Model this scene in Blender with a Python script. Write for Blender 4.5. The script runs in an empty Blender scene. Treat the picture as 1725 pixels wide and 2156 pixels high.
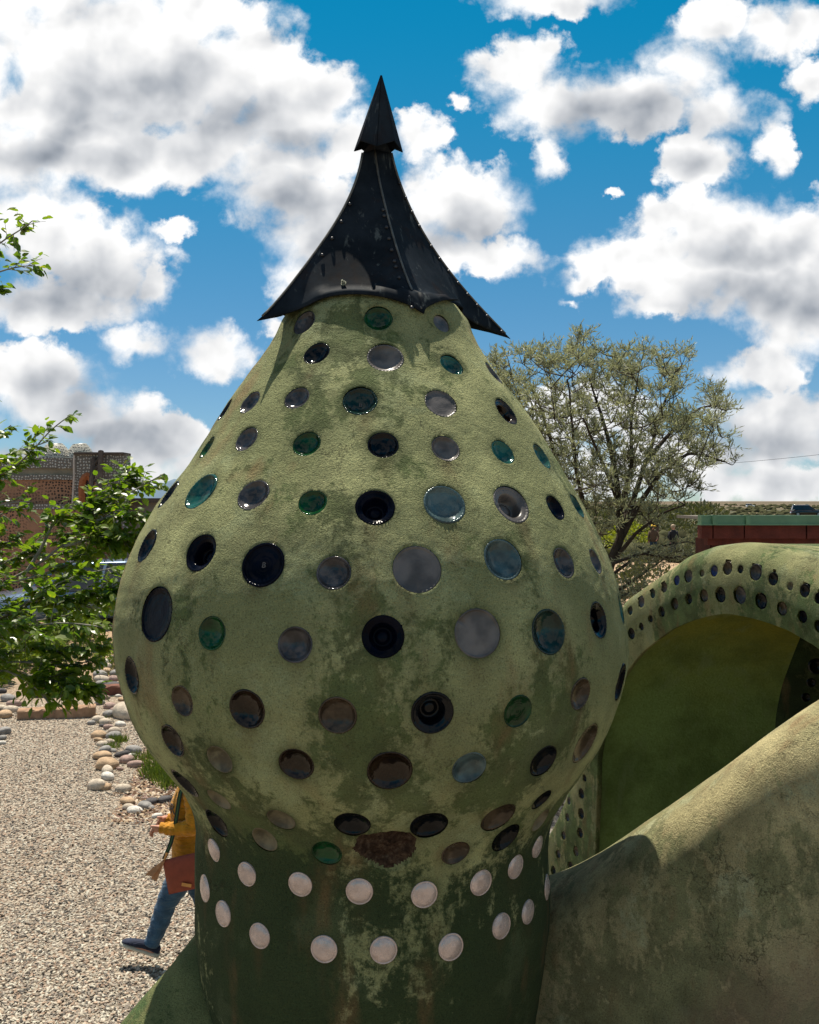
import bpy, bmesh, math, random
import numpy as np
from mathutils import Vector, Matrix, noise as mnoise
R = math.radians
random.seed(7); rng = np.random.default_rng(7)
sc = bpy.context.scene
col = sc.collection
# ---------------------------------------------------------------- camera
EYE = 3.5                     # eye height above the gravel (m)
F, CX, HY = 1975.0, 862.5, 1060.0
cam_d = bpy.data.cameras.new('camera'); cam = bpy.data.objects.new('camera', cam_d); col.objects.link(cam)
cam.location = (0, 0, EYE); cam.rotation_euler = (R(90), 0, 0)
cam_d.sensor_fit = 'VERTICAL'; cam_d.sensor_height = 36; cam_d.lens = F / 2156 * 36
cam_d.shift_y = -18.0 / 2156; cam_d.clip_end = 60000; cam_d.clip_start = 0.05
sc.camera = cam
sc.view_settings.view_transform = 'Standard'; sc.view_settings.look = 'None'
sc.view_settings.gamma = 1; sc.view_settings.use_curve_mapping = False
sc.view_settings.exposure = 0.58
sc.cycles.max_bounces = 6; sc.cycles.transparent_max_bounces = 8
# ---------------------------------------------------------------- sun and sky
SUN_EL, SUN_AZ = 68.5, -15.0  # azimuth from +Y towards +X
SV = Vector((math.sin(R(SUN_AZ)) * math.cos(R(SUN_EL)), math.cos(R(SUN_AZ)) * math.cos(R(SUN_EL)), math.sin(R(SUN_EL))))
sd = bpy.data.lights.new('sun', 'SUN'); sd.energy = 5.0; sd.angle = R(0.53); sd.color = (1.0, 0.92, 0.78)
so = bpy.data.objects.new('sun', sd); col.objects.link(so)
so.rotation_euler = SV.to_track_quat('Z', 'Y').to_euler(); so.location = (-3, 8, 20)

class NT:
    """small node-tree helper"""
    def __init__(s, tree): s.t = tree; s.n = tree.nodes; s.l = tree.links
    def new(s, typ, **kw):
        n = s.n.new(typ)
        for k, v in kw.items(): setattr(n, k, v)
        return n
    def put(s, sock, v):
        if isinstance(v, bpy.types.NodeSocket): s.l.new(v, sock)
        elif v is not None: sock.default_value = v
    def math(s, op, a, b=None, c=None, clamp=False):
        n = s.new('ShaderNodeMath', operation=op, use_clamp=clamp)
        s.put(n.inputs[0], a)
        if b is not None: s.put(n.inputs[1], b)
        if c is not None: s.put(n.inputs[2], c)
        return n.outputs[0]
    def vm(s, op, a, b=None):
        n = s.new('ShaderNodeVectorMath', operation=op)
        s.put(n.inputs[0], a)
        if b is not None:
            if op == 'SCALE': s.put(n.inputs[3], b)
            else: s.put(n.inputs[1], b)
        return n.outputs['Value'] if op in ('LENGTH', 'DOT_PRODUCT') else n.outputs[0]
    def noise(s, vec, scale=5, detail=4, rough=0.55, dist=0.0, dims='3D'):
        n = s.new('ShaderNodeTexNoise', noise_dimensions=dims)
        s.put(n.inputs['Vector'], vec); s.put(n.inputs['Scale'], scale); s.put(n.inputs['Detail'], detail)
        s.put(n.inputs['Roughness'], rough); s.put(n.inputs['Distortion'], dist)
        return n
    def vor(s, vec, scale=5, feature='F1', rnd=1.0):
        n = s.new('ShaderNodeTexVoronoi', feature=feature)
        s.put(n.inputs['Vector'], vec); s.put(n.inputs['Scale'], scale); s.put(n.inputs['Randomness'], rnd)
        return n
    def step(s, x, a, b, lo=0.0, hi=1.0, smooth=True):
        n = s.new('ShaderNodeMapRange', interpolation_type='SMOOTHSTEP' if smooth else 'LINEAR')
        s.put(n.inputs[0], x)
        for i, v in zip((1, 2, 3, 4), (a, b, lo, hi)): s.put(n.inputs[i], v)
        return n.outputs[0]
    def mix(s, fac, a, b, blend='MIX'):
        n = s.new('ShaderNodeMix', data_type='RGBA', blend_type=blend)
        s.put(n.inputs[0], fac)
        s.put(n.inputs[6], (*a, 1) if isinstance(a, tuple) and len(a) == 3 else a)
        s.put(n.inputs[7], (*b, 1) if isinstance(b, tuple) and len(b) == 3 else b)
        return n.outputs[2]
    def ramp(s, fac, stops):
        n = s.new('ShaderNodeValToRGB'); e = n.color_ramp.elements
        while len(e) < len(stops): e.new(0.5)
        for q, (p, c) in zip(e, stops): q.position = p; q.color = (*c, 1)
        s.put(n.inputs[0], fac); return n.outputs[0]

def build_world():
    w = bpy.data.worlds.new('World'); sc.world = w; w.use_nodes = True
    t = NT(w.node_tree); t.n.clear()
    out = t.new('ShaderNodeOutputWorld'); bg = t.new('ShaderNodeBackground')
    t.l.new(bg.outputs[0], out.inputs[0])
    sky = t.new('ShaderNodeTexSky', sky_type='NISHITA'); sky.sun_disc = False
    sky.sun_elevation = R(SUN_EL); sky.sun_rotation = R(SUN_AZ); sky.air_density = 1.0; sky.dust_density = 0.3; sky.ozone_density = 3.0
    sky.altitude = 2100
    tc = t.new('ShaderNodeTexCoord').outputs['Generated']
    sep = t.new('ShaderNodeSeparateXYZ'); t.l.new(tc, sep.inputs[0])
    yy = t.math('MAXIMUM', sep.outputs[1], 0.3)
    U = t.math('MULTIPLY', t.math('DIVIDE', sep.outputs[0], yy), 19.75)
    V = t.math('MULTIPLY', t.math('DIVIDE', sep.outputs[2], yy), 19.75)
    cmb = t.new('ShaderNodeCombineXYZ'); t.l.new(U, cmb.inputs[0]); t.l.new(V, cmb.inputs[1]); P = cmb.outputs[0]
    # domain warp: billowy edges of the clouds
    w1 = t.noise(P, 0.8, 3, 0.55).outputs['Color']
    w2 = t.noise(P, 2.6, 6, 0.62).outputs['Color']
    half = (0.5, 0.5, 0.5)
    wv = t.vm('ADD', t.vm('MULTIPLY', t.vm('SUBTRACT', w1, half), (1.1, 0.9, 0)), t.vm('MULTIPLY', t.vm('SUBTRACT', w2, half), (0.62, 0.62, 0)))
    PW = t.vm('ADD', P, wv)
    PS = t.vm('ADD', P, t.vm('MULTIPLY', t.vm('SUBTRACT', w1, half), (0.9, 0.9, 0)))
    def field(vec, blobs):
        f = None
        for (px, py, rx, ry) in blobs:
            c = ((px - CX) / 100, (HY - py) / 100, 0)
            q = t.vm('LENGTH', t.vm('MULTIPLY', t.vm('SUBTRACT', vec, c), (100 / rx, 100 / ry, 0)))
            q = t.math('SUBTRACT', 1.0, q)
            if min(rx, ry) < 45: q = t.math('MULTIPLY', q, 0.25 + 0.75 * min(rx, ry) / 45)
            f = q if f is None else t.math('SMOOTH_MAX', f, q, 0.12)
        return f
    WH = [(-150, 60, 420, 330), (150, 250, 260, 150), (330, 40, 240, 110), (480, 300, 200, 90), (1500, 560, 330, 110), (1640, 640, 170, 90), (200, 90, 330, 200), (440, 170, 260, 190), (600, 250, 200, 150), (735, 290, 110, 90), (880, 290, 85, 65),
          (330, 330, 300, 90), (560, 350, 200, 80), (20, 330, 170, 150), (60, 470, 190, 120), (230, 560, 150, 110), (330, 590, 60, 60),
          (60, 640, 300, 70), (290, 715, 95, 50), (450, 745, 110, 66), (610, 410, 200, 80), (700, 500, 180, 130), (640, 600, 90, 110),
          (590, 680, 60, 32), (960, 430, 180, 105), (1060, 540, 120, 48), (890, 520, 200, 75), (350, 485, 60, 22),
          (60, 800, 190, 95), (150, 870, 230, 80), (320, 930, 230, 70), (180, 1000, 420, 70), (430, 980, 160, 70), (600, 1010, 260, 60), (850, 1010, 300, 60), (1150, 1010, 260, 55),
          (1090, 150, 130, 95), (1180, 220, 180, 95), (1330, 215, 170, 95), (1440, 150, 115, 95), (1510, 240, 115, 75), (1155, 320, 40, 66),
          (1500, 60, 110, 80), (1640, 70, 120, 80), (1170, 0, 180, 45), (1480, 340, 105, 75), (1630, 300, 48, 90), (1700, 170, 60, 60),
          (1460, 430, 70, 60), (1540, 480, 240, 95), (1710, 500, 170, 95), (1350, 545, 190, 62), (1260, 580, 120, 34), (1560, 600, 250, 95),
          (1690, 680, 130, 100), (1400, 640, 130, 32), (1600, 775, 130, 50), (1640, 890, 200, 95), (1480, 960, 260, 70), (1640, 1020, 300, 60),
          (1250, 870, 170, 80), (1000, 960, 300, 90), (1195, 630, 34, 14), (1285, 405, 32, 16), (965, 215, 32, 24)]
    GR = [(290, 215, 210, 105), (450, 255, 210, 85), (600, 300, 150, 45), (190, 285, 110, 35), (60, 600, 330, 85), (260, 610, 130, 50), (620, 440, 130, 70),
          (720, 480, 110, 90), (960, 490, 150, 50), (1240, 240, 80, 80), (1370, 260, 170, 55), (1590, 640, 210, 65), (1710, 650, 100, 70),
          (150, 830, 130, 55), (250, 925, 190, 50), (60, 950, 220, 40), (1500, 745, 140, 34), (1440, 350, 110, 30), (1600, 540, 180, 40), (1620, 930, 200, 40), (120, 330, 200, 40)]
    fw = field(PW, WH); fg = field(PS, GR)
    fb = t.noise(P, 1.1, 10, 0.60, 0.25).outputs['Fac']
    fb2 = t.noise(t.vm('ADD', P, (-0.20, 0.36, 0)), 0.85, 3, 0.42, 0.15).outputs['Fac']
    fbl = t.noise(P, 0.85, 3, 0.42, 0.15).outputs['Fac']
    # rest of the sky (outside the picture): clouds greyed and dimmed for ambient light
    dirn = t.noise(tc, 2.2, 5, 0.6).outputs['Fac']
    out_w = t.math('MAXIMUM', t.step(t.math('ABSOLUTE', U), 9.5, 13.0), t.step(V, 11.5, 15.0))
    out_w = t.math('MAXIMUM', out_w, t.step(sep.outputs[1], 0.45, 0.3))
    fout = t.math('MULTIPLY', t.math('SUBTRACT', dirn, 0.47), 5.0)
    mixf = t.new('ShaderNodeMix', data_type='FLOAT'); t.put(mixf.inputs[0], out_w); t.put(mixf.inputs[2], fw); t.put(mixf.inputs[3], fout)
    dens = t.math('ADD', mixf.outputs[0], t.math('MULTIPLY', t.math('SUBTRACT', fb, 0.5), 1.05))
    wis = t.noise(P, 0.5, 2, 0.5).outputs['Fac']
    a = t.step(dens, 0.0, t.step(wis, 0.40, 0.62, 0.26, 0.80))
    gfin = t.math('ADD', fg, t.math('MULTIPLY', t.math('SUBTRACT', fbl, 0.5), 0.7))
    g = t.math('MULTIPLY', t.step(gfin, -0.55, 0.80), t.math('SUBTRACT', 1.0, out_w))
    rel = t.math('SUBTRACT', fbl, fb2)
    deep = t.step(dens, 0.25, 1.1)
    lum = t.math('SUBTRACT', 1.10, t.math('MULTIPLY', g, 0.44))
    lum = t.math('ADD', lum, t.math('MULTIPLY', rel, 1.1))
    lum = t.math('ADD', lum, t.math('MULTIPLY', t.math('SUBTRACT', fb, 0.5), 0.30))
    lum = t.math('SUBTRACT', lum, t.math('MULTIPLY', deep, 0.10))
    lum = t.math('MULTIPLY', lum, t.step(V, 0.0, 5.0, 0.82, 1.0))
    lum = t.math('MINIMUM', t.math('MAXIMUM', lum, 0.34), 1.10)
    lum = t.math('MULTIPLY', lum, t.math('SUBTRACT', 1.0, t.math('MULTIPLY', out_w, 0.42)))
    tint = t.ramp(lum, [(0.25, (0.80, 0.92, 1.10)), (0.6, (0.92, 0.96, 1.02)), (0.95, (1.0, 1.0, 1.0))])
    cc = t.vm('SCALE', tint, lum)
    hz = t.step(V, 0.0, 11.0)
    skc = t.vm('MULTIPLY', sky.outputs[0], t.mix(hz, SKY_LO, SKY_HI))
    res = t.mix(a, skc, cc)
    # Background strength 0.1: cloud radiance divided by it
    ccs = t.vm('SCALE', cc, 0.655 / SKY_ST)
    res = t.mix(a, skc, ccs)
    t.l.new(res, bg.inputs[0]); bg.inputs[1].default_value = SKY_ST
SKY_ST = 0.10
SKY_LO = (0.44, 0.53, 0.57); SKY_HI = (0.02, 0.72, 0.75)
build_world()
sc.world.cycles.sampling_method = 'NONE'
# ---------------------------------------------------------------- helpers
def U(px, py, d):
    """a point d metres in front of the eye, seen at px, py of the photograph (1725 wide)"""
    return np.array([(px - CX) / F * d, d, EYE + (HY - py) / F * d])
def tag(o, label=None, cat=None, group=None, kind=None):
    if label: o['label'] = label
    if cat: o['category'] = cat
    if group: o['group'] = group
    if kind: o['kind'] = kind
    return o
def empty(name, loc=(0, 0, 0), rz=0.0, label=None, cat=None, group=None):
    o = bpy.data.objects.new(name, None); col.objects.link(o); o.location = loc; o.rotation_euler.z = rz
    o.empty_display_size = 0.1
    return tag(o, label, cat, group)
def mk_mesh(name, V, Fc, mats, smooth=True, mi=None):
    me = bpy.data.meshes.new(name)
    V = np.asarray(V, dtype=np.float32)
    if isinstance(Fc, np.ndarray):
        n, k = Fc.shape
        me.vertices.add(len(V)); me.vertices.foreach_set('co', V.ravel())
        me.loops.add(n * k); me.loops.foreach_set('vertex_index', Fc.astype(np.int32).ravel())
        me.polygons.add(n); me.polygons.foreach_set('loop_start', np.arange(0, n * k, k, dtype=np.int32))
        me.polygons.foreach_set('loop_total', np.full(n, k, dtype=np.int32))
        me.update(calc_edges=True); me.validate()
    else:
        me.from_pydata([tuple(map(float, v)) for v in V], [], [tuple(map(int, f)) for f in Fc]); me.update()
    for m in (mats if isinstance(mats, (list, tuple)) else [mats]): me.materials.append(m)
    if mi is not None: me.polygons.foreach_set('material_index', np.asarray(mi, dtype=np.int32))
    me.polygons.foreach_set('use_smooth', np.full(len(me.polygons), bool(smooth)))
    return me
def link(name, me, parent=None, loc=None, rot=None, scale=None):
    o = bpy.data.objects.new(name, me); col.objects.link(o); o.parent = parent
    if loc is not None: o.location = loc
    if rot is not None: o.rotation_euler = rot
    if scale is not None: o.scale = scale
    return o
def obj(name, V, Fc, mats, parent=None, smooth=True, **kw):
    return link(name, mk_mesh(name, V, Fc, mats, smooth), parent, **kw)
def gridf(nr, nc, wrap=False, off=0):
    a = np.arange(nr * nc).reshape(nr, nc) + off
    if wrap: a = np.c_[a, a[:, :1]]
    return np.stack([a[:-1, :-1], a[:-1, 1:], a[1:, 1:], a[1:, :-1]], -1).reshape(-1, 4)
class MB:
    def __init__(s): s.v = []; s.f = []
    def add(s, V, Fc):
        o = len(s.v); s.v += [tuple(map(float, v)) for v in V]; s.f += [tuple(int(i) + o for i in f) for f in Fc]
    def box(s, c, d, rz=0.0, M=None):
        x, y, z = np.array(d) / 2
        P = [Vector((a * x, b * y, e * z)) for e in (-1, 1) for a, b in ((-1, -1), (1, -1), (1, 1), (-1, 1))]
        m = M or Matrix.Rotation(rz, 3, 'Z')
        s.add([tuple(m @ p + Vector(c)) for p in P], [(3, 2, 1, 0), (4, 5, 6, 7), (0, 1, 5, 4), (1, 2, 6, 5), (2, 3, 7, 6), (3, 0, 4, 7)])
    def tube(s, pts, rad, n=8, caps=True):
        pts = [Vector(p) for p in pts]; rad = list(rad) if hasattr(rad, '__len__') else [rad] * len(pts)
        o = len(s.v); up = Vector((0.13, 0.21, 1)); a = None
        for i, p in enumerate(pts):
            d = (pts[min(i + 1, len(pts) - 1)] - pts[max(i - 1, 0)]).normalized()
            if a is None:
                if abs(d.dot(up.normalized())) > .95: up = Vector((1, 0.1, 0))
                a = d.cross(up).normalized()
            else: a = (a - d * a.dot(d)).normalized()
            b = d.cross(a)
            for k in range(n):
                t = 2 * math.pi * k / n
                s.v.append(tuple(p + (a * math.cos(t) + b * math.sin(t)) * rad[i]))
        for i in range(len(pts) - 1):
            for k in range(n):
                s.f.append((o + i * n + k, o + i * n + (k + 1) % n, o + (i + 1) * n + (k + 1) % n, o + (i + 1) * n + k))
        if caps:
            s.f.append(tuple(o + k for k in range(n))[::-1]); s.f.append(tuple(o + (len(pts) - 1) * n + k for k in range(n)))
    def loft(s, rings, caps=True):
        n = len(rings[0]); o = len(s.v)
        for r in rings: s.v += [tuple(map(float, p)) for p in r]
        for i in range(len(rings) - 1):
            for k in range(n): s.f.append((o + i * n + k, o + i * n + (k + 1) % n, o + (i + 1) * n + (k + 1) % n, o + (i + 1) * n + k))
        if caps:
            s.f.append(tuple(o + k for k in range(n))[::-1]); s.f.append(tuple(o + (len(rings) - 1) * n + k for k in range(n)))
    def build(s, name, mat, parent=None, smooth=False, **kw): return obj(name, s.v, s.f, mat, parent, smooth, **kw)
    def mesh(s, name, mat, smooth=False): return mk_mesh(name, s.v, s.f, mat, smooth)
def fnoise(P, scale, oct=4, seed=0):
    """cheap smooth noise for arrays of points: rotated sums of sines"""
    r = np.random.default_rng(seed); out = np.zeros(len(P)); amp = 1.0; tot = 0
    for o in range(oct):
        for _ in range(4):
            k = r.normal(size=3); k /= np.linalg.norm(k); ph = r.uniform(0, 6.28)
            k2 = r.normal(size=3); k2 /= np.linalg.norm(k2)
            out += amp * np.sin(P @ k * scale + ph + 1.7 * np.sin(P @ k2 * scale * 0.6 + ph * 2))
        tot += amp * 4 ** .5; amp *= .5; scale *= 2.03
    return out / tot

# ---------------------------------------------------------------- materials
def mat(name, rough=0.7, spec=0.4, metal=0.0):
    m = bpy.data.materials.new(name); m.use_nodes = True
    t = NT(m.node_tree); b = m.node_tree.nodes['Principled BSDF']
    b.inputs['Roughness'].default_value = rough; b.inputs['Specular IOR Level'].default_value = spec; b.inputs['Metallic'].default_value = metal
    return m, t, b
def bump(t, b, h, dist=0.01, strength=1.0):
    n = t.new('ShaderNodeBump'); t.put(n.inputs['Height'], h); n.inputs['Distance'].default_value = dist; n.inputs['Strength'].default_value = strength
    t.l.new(n.outputs[0], b.inputs['Normal']); return n
def pos(t): return t.new('ShaderNodeNewGeometry').outputs['Position']
def ocoord(t): return t.new('ShaderNodeTexCoord').outputs['Object']
def simple(name, c, rough=0.7, spec=0.4, metal=0.0, var=0.15, scale=20, bmp=0.0, bs=60, coat=0.0):
    m, t, b = mat(name, rough, spec, metal); p = ocoord(t)
    n = t.noise(p, scale, 5).outputs['Fac']
    k = t.step(n, 0.3, 0.7, 1 - var, 1 + var, smooth=False)
    t.l.new(t.vm('SCALE', (*c,), k), b.inputs['Base Color'])
    if bmp: bump(t, b, t.noise(p, bs, 4).outputs['Fac'], bmp)
    b.inputs['Coat Weight'].default_value = coat
    return m
def stucco(name, tan, green, pale, patch=0.5, pscale=2.2, zlo=None, red=None, grain=1.0, bright=1.0, crack=True, neck=None, gf=0.88):
    m, t, b = mat(name, 0.92, 0.2); p = pos(t)
    stretch = t.vm('MULTIPLY', p, (1, 1, 0.55))
    big = t.noise(stretch, pscale, 3, 0.5).outputs['Fac']
    edge = t.noise(p, 46, 6, 0.72).outputs['Fac']
    mid = t.noise(stretch, pscale * 5.2, 5, 0.62, 0.6).outputs['Fac']
    v = t.math('ADD', t.math('MULTIPLY', t.math('SUBTRACT', big, 0.5), 2.0), t.math('MULTIPLY', t.math('SUBTRACT', edge, 0.5), 0.95))
    v = t.math('ADD', v, t.math('MULTIPLY', t.math('SUBTRACT', mid, 0.5), 1.3))
    if zlo is not None:      # greener below: moss and old paint on the tower, painted shade on coping wall
        sp = t.new('ShaderNodeSeparateXYZ'); t.l.new(p, sp.inputs[0])
        v = t.math('ADD', v, t.step(sp.outputs[2], zlo[0], zlo[1], zlo[2], zlo[3], smooth=False))
    gmask = t.step(v, patch - 0.5 - 0.07, patch - 0.5 + 0.17)
    tone = t.noise(p, pscale * 1.7, 6, 0.62).outputs['Fac']
    base = t.mix(t.step(tone, 0.32, 0.68), tuple(x * 0.66 for x in tan), tuple(x * 1.20 for x in tan))
    wash = t.noise(t.vm('ADD', stretch, (3.1, 7.7, 1.3)), pscale * 0.9, 4, 0.6).outputs['Fac']
    base = t.mix(t.math('MULTIPLY', t.step(wash, 0.42, 0.60), 0.70), base, tuple(0.5 * (a + g) for a, g in zip(tan, green)))
    gcol = t.mix(t.step(t.noise(p, pscale * 3, 5, 0.65).outputs['Fac'], 0.35, 0.65), tuple(x * 0.62 for x in green), tuple(x * 1.35 for x in green))
    if neck is not None:     # the neck keeps an older, darker coat of paint
        nz = t.math('ADD', sp.outputs[2], t.math('ADD', t.math('MULTIPLY', t.math('SUBTRACT', mid, 0.5), 0.45), t.math('MULTIPLY', t.math('SUBTRACT', edge, 0.5), 0.25)))
        nm = t.step(nz, neck[0] + 0.04, neck[0] - 0.04)
        gcol = t.mix(t.math('MULTIPLY', nm, 0.85), gcol, neck[1])
    c = t.mix(t.math('MULTIPLY', gmask, t.math('ADD', gf, t.math('MULTIPLY', nm, 0.22)) if neck is not None else gf), base, gcol)
    pm = t.noise(t.vm('ADD', p, (9.3, 1.7, 4.1)), pscale * 1.5, 6, 0.68).outputs['Fac']
    c = t.mix(t.math('MULTIPLY', t.math('MULTIPLY', t.step(pm, 0.54, 0.64), 0.50), t.math('SUBTRACT', 1.0, t.math('MULTIPLY', gmask, 0.8))), c, pale)
    rs = t.noise(t.vm('MULTIPLY', t.vm('ADD', p, (1.3, 5.7, 2.2)), (1, 1, 0.35)), pscale * 2.6, 4, 0.6).outputs['Fac']
    c = t.mix(t.math('MULTIPLY', t.step(rs, 0.56, 0.74), 0.50), c, (0.24, 0.13, 0.06))
    # dark specks and grain
    gr = t.noise(p, 240, 3, 0.7).outputs['Fac']
    c = t.mix(t.step(gr, 0.53, 0.66, 0.0, 0.72), c, t.vm('SCALE', c, 0.36))
    c = t.mix(t.step(gr, 0.45, 0.33, 0.0, 0.45), c, t.vm('SCALE', c, 1.7))
    if red is not None:
        at = t.new('ShaderNodeAttribute', attribute_name='flare').outputs['Fac']
        e = t.math('ADD', at, t.math('MULTIPLY', t.math('SUBTRACT', t.noise(p, 9, 5, 0.65).outputs['Fac'], 0.5), 0.5))
        c = t.mix(t.math('MULTIPLY', t.step(e, 0.40, 0.75), 0.6), c, t.mix(t.step(mid, 0.35, 0.6), red, tuple(0.6 * x + 0.3 * y for x, y in zip(red, tan))))
    if crack:
        cv = t.new('ShaderNodeTexVoronoi', feature='DISTANCE_TO_EDGE'); cv.inputs['Scale'].default_value = 3.4
        wv = t.vm('ADD', p, t.vm('MULTIPLY', t.vm('SUBTRACT', t.noise(p, 7, 6, 0.7).outputs['Color'], (.5, .5, .5)), (.22, .22, .22)))
        t.l.new(wv, cv.inputs['Vector'])
        cm = t.math('MULTIPLY', t.step(cv.outputs['Distance'], 0.0048, 0.0008), t.step(t.noise(t.vm('ADD', p, (4, 4, 4)), 2.3, 3).outputs['Fac'], 0.50, 0.60))
        c = t.mix(t.math('MULTIPLY', cm, 0.75), c, tuple(0.22 * x for x in tan))
    if neck is not None:
        st = t.new('ShaderNodeAttribute', attribute_name='stain').outputs['Fac']; ha = t.new('ShaderNodeAttribute', attribute_name='halo').outputs['Fac']
        c = t.mix(t.math('MULTIPLY', st, t.step(mid, 0.35, 0.6, 0.25, 0.9)), c, (0.115, 0.070, 0.030))
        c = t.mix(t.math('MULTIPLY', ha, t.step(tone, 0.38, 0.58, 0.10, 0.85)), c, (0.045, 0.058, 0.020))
    if bright != 1: c = t.vm('SCALE', c, bright)
    t.l.new(c, b.inputs['Base Color'])
    h = t.math('ADD', t.math('MULTIPLY', t.noise(p, 300, 2, 0.6).outputs['Fac'], 0.75), t.math('MULTIPLY', t.noise(p, 120, 3, 0.6).outputs['Fac'], 0.75))
    h = t.math('ADD', h, t.math('MULTIPLY', t.noise(p, 22, 3, 0.5).outputs['Fac'], 0.8))
    if crack: h = t.math('SUBTRACT', h, t.math('MULTIPLY', cm, 1.2))
    bump(t, b, h, 0.009 * grain)
    return m
TAN = (0.345, 0.350, 0.165); GREEN = (0.050, 0.078, 0.022); PALE = (0.33, 0.37, 0.20)
M_tower = stucco('tower stucco', TAN, GREEN, PALE, patch=0.62, zlo=(2.45, 2.72, 0.50, 0.04), neck=(2.60, (0.028, 0.046, 0.018)), gf=0.74)
M_wall = stucco('wall stucco', (0.42, 0.365, 0.195), (0.155, 0.165, 0.080), (0.36, 0.40, 0.25), gf=0.75, patch=0.66, pscale=3.6, red=(0.21, 0.13, 0.085), zlo=(2.2, 3.0, 0.34, -0.25))  # green bias below the crest puts the face's shade into the colour
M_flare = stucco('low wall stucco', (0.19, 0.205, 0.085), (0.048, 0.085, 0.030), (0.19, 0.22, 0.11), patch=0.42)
M_arch = stucco('arch stucco', (0.27, 0.265, 0.125), (0.080, 0.12, 0.042), (0.25, 0.28, 0.16), patch=0.50, pscale=3.2)
def m_interior():
    m, t, b = mat('vault interior paint', 0.85, 0.2); p = pos(t)
    sp = t.new('ShaderNodeSeparateXYZ'); t.l.new(p, sp.inputs[0])
    n = t.noise(p, 1.4, 5, 0.6).outputs['Fac']
    z = t.math('ADD', sp.outputs[2], t.math('MULTIPLY', t.math('SUBTRACT', n, 0.5), 1.2))
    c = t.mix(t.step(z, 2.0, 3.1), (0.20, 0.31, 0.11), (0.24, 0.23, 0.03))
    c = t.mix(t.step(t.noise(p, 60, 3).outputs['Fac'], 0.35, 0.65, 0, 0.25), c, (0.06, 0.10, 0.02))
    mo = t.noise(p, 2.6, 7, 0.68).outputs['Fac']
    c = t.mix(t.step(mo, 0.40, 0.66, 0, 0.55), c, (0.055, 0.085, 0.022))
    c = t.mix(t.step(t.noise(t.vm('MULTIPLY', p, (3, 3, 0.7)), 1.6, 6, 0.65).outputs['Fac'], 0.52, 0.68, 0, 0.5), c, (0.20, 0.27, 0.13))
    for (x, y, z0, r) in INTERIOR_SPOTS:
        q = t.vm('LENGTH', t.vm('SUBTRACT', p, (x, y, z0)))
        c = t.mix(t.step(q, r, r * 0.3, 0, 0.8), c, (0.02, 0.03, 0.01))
    t.l.new(c, b.inputs['Base Color']); bump(t, b, t.noise(p, 70, 4).outputs['Fac'], 0.006)
    return m
def glass(name, c, rough=0.09, metal=0.0, spec=0.30, dust=0.18, dustc=(0.12, 0.10, 0.07), coat=0.0, vr=1.0):
    m, t, b = mat(name, rough, spec, metal); p = ocoord(t)
    oi = t.new('ShaderNodeObjectInfo').outputs['Random']
    pp = t.vm('ADD', p, t.vm('SCALE', (7.0, 3.0, 5.0), t.math('MULTIPLY', oi, 20)))
    n = t.noise(pp, 0.9, 3, 0.5).outputs['Fac']
    cc = t.mix(t.step(n, 0.35, 0.65), tuple(x * (1 - .45 * vr) for x in c), tuple(x * (1 + .4 * vr) for x in c))
    dm = t.math('MULTIPLY', t.step(t.noise(pp, 1.6, 6, 0.62).outputs['Fac'], 0.50, 0.74), dust)
    cc = t.mix(dm, cc, dustc)
    t.l.new(cc, b.inputs['Base Color'])
    t.l.new(t.math('ADD', rough, t.math('MULTIPLY', dm, 0.5)), b.inputs['Roughness'])
    b.inputs['Specular IOR Level'].default_value = spec
    rg = t.new('ShaderNodeTexWave', wave_type='RINGS', rings_direction='Z'); t.l.new(p, rg.inputs['Vector']); rg.inputs['Scale'].default_value = 2.2; rg.inputs['Distortion'].default_value = 1.5
    bump(t, b, t.math('ADD', t.noise(pp, 1.1, 2, 0.5).outputs['Fac'], t.math('MULTIPLY', rg.outputs['Fac'], 0.03)), 0.006, 0.6)
    return m
GL = {
 'dark': glass('black bottle glass', (0.002, 0.003, 0.005), spec=.2, dust=.05),
 'navy': glass('navy bottle glass', (0.002, 0.003, 0.008), 0.14, spec=.06, dust=.02),
 'green': glass('green bottle glass', (0.003, 0.040, 0.010), dust=0.15),
 'teal': glass('teal bottle glass', (0.012, 0.075, 0.062), 0.08, 0.15),
 'deepteal': glass('dark teal bottle glass', (0.006, 0.022, 0.018)),
 'clear': glass('smoky clear bottle glass', (0.055, 0.052, 0.055), 0.10, 0.12, dust=0.2),
 'blueclear': glass('bluish clear bottle glass', (0.06, 0.095, 0.10), 0.18, 0.15, dust=0.25),
 'grey': glass('frosted grey bottle glass', (0.085, 0.074, 0.069), 0.34, 0.0, 0.5, dust=0.06, coat=0.05),
 'brown': glass('brown bottle glass', (0.012, 0.006, 0.003), 0.1, dust=.06),
 'brownclear': glass('dusty brown bottle glass', (0.055, 0.038, 0.024), 0.15, 0.1, dust=0.5),
 'faded': glass('mud smeared bottle glass', (0.12, 0.10, 0.06), 0.45, 0.0, dust=0.7, dustc=(0.2, 0.18, 0.11)),
 'pearl': glass('pearly pale glass', (0.54, 0.43, 0.39), 0.26, 0.30, 0.5, dust=0.5, dustc=(0.34, 0.24, 0.19), coat=0.1, vr=0.25),
 'blue': glass('blue bottle glass', (0.006, 0.02, 0.10)),
}
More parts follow.
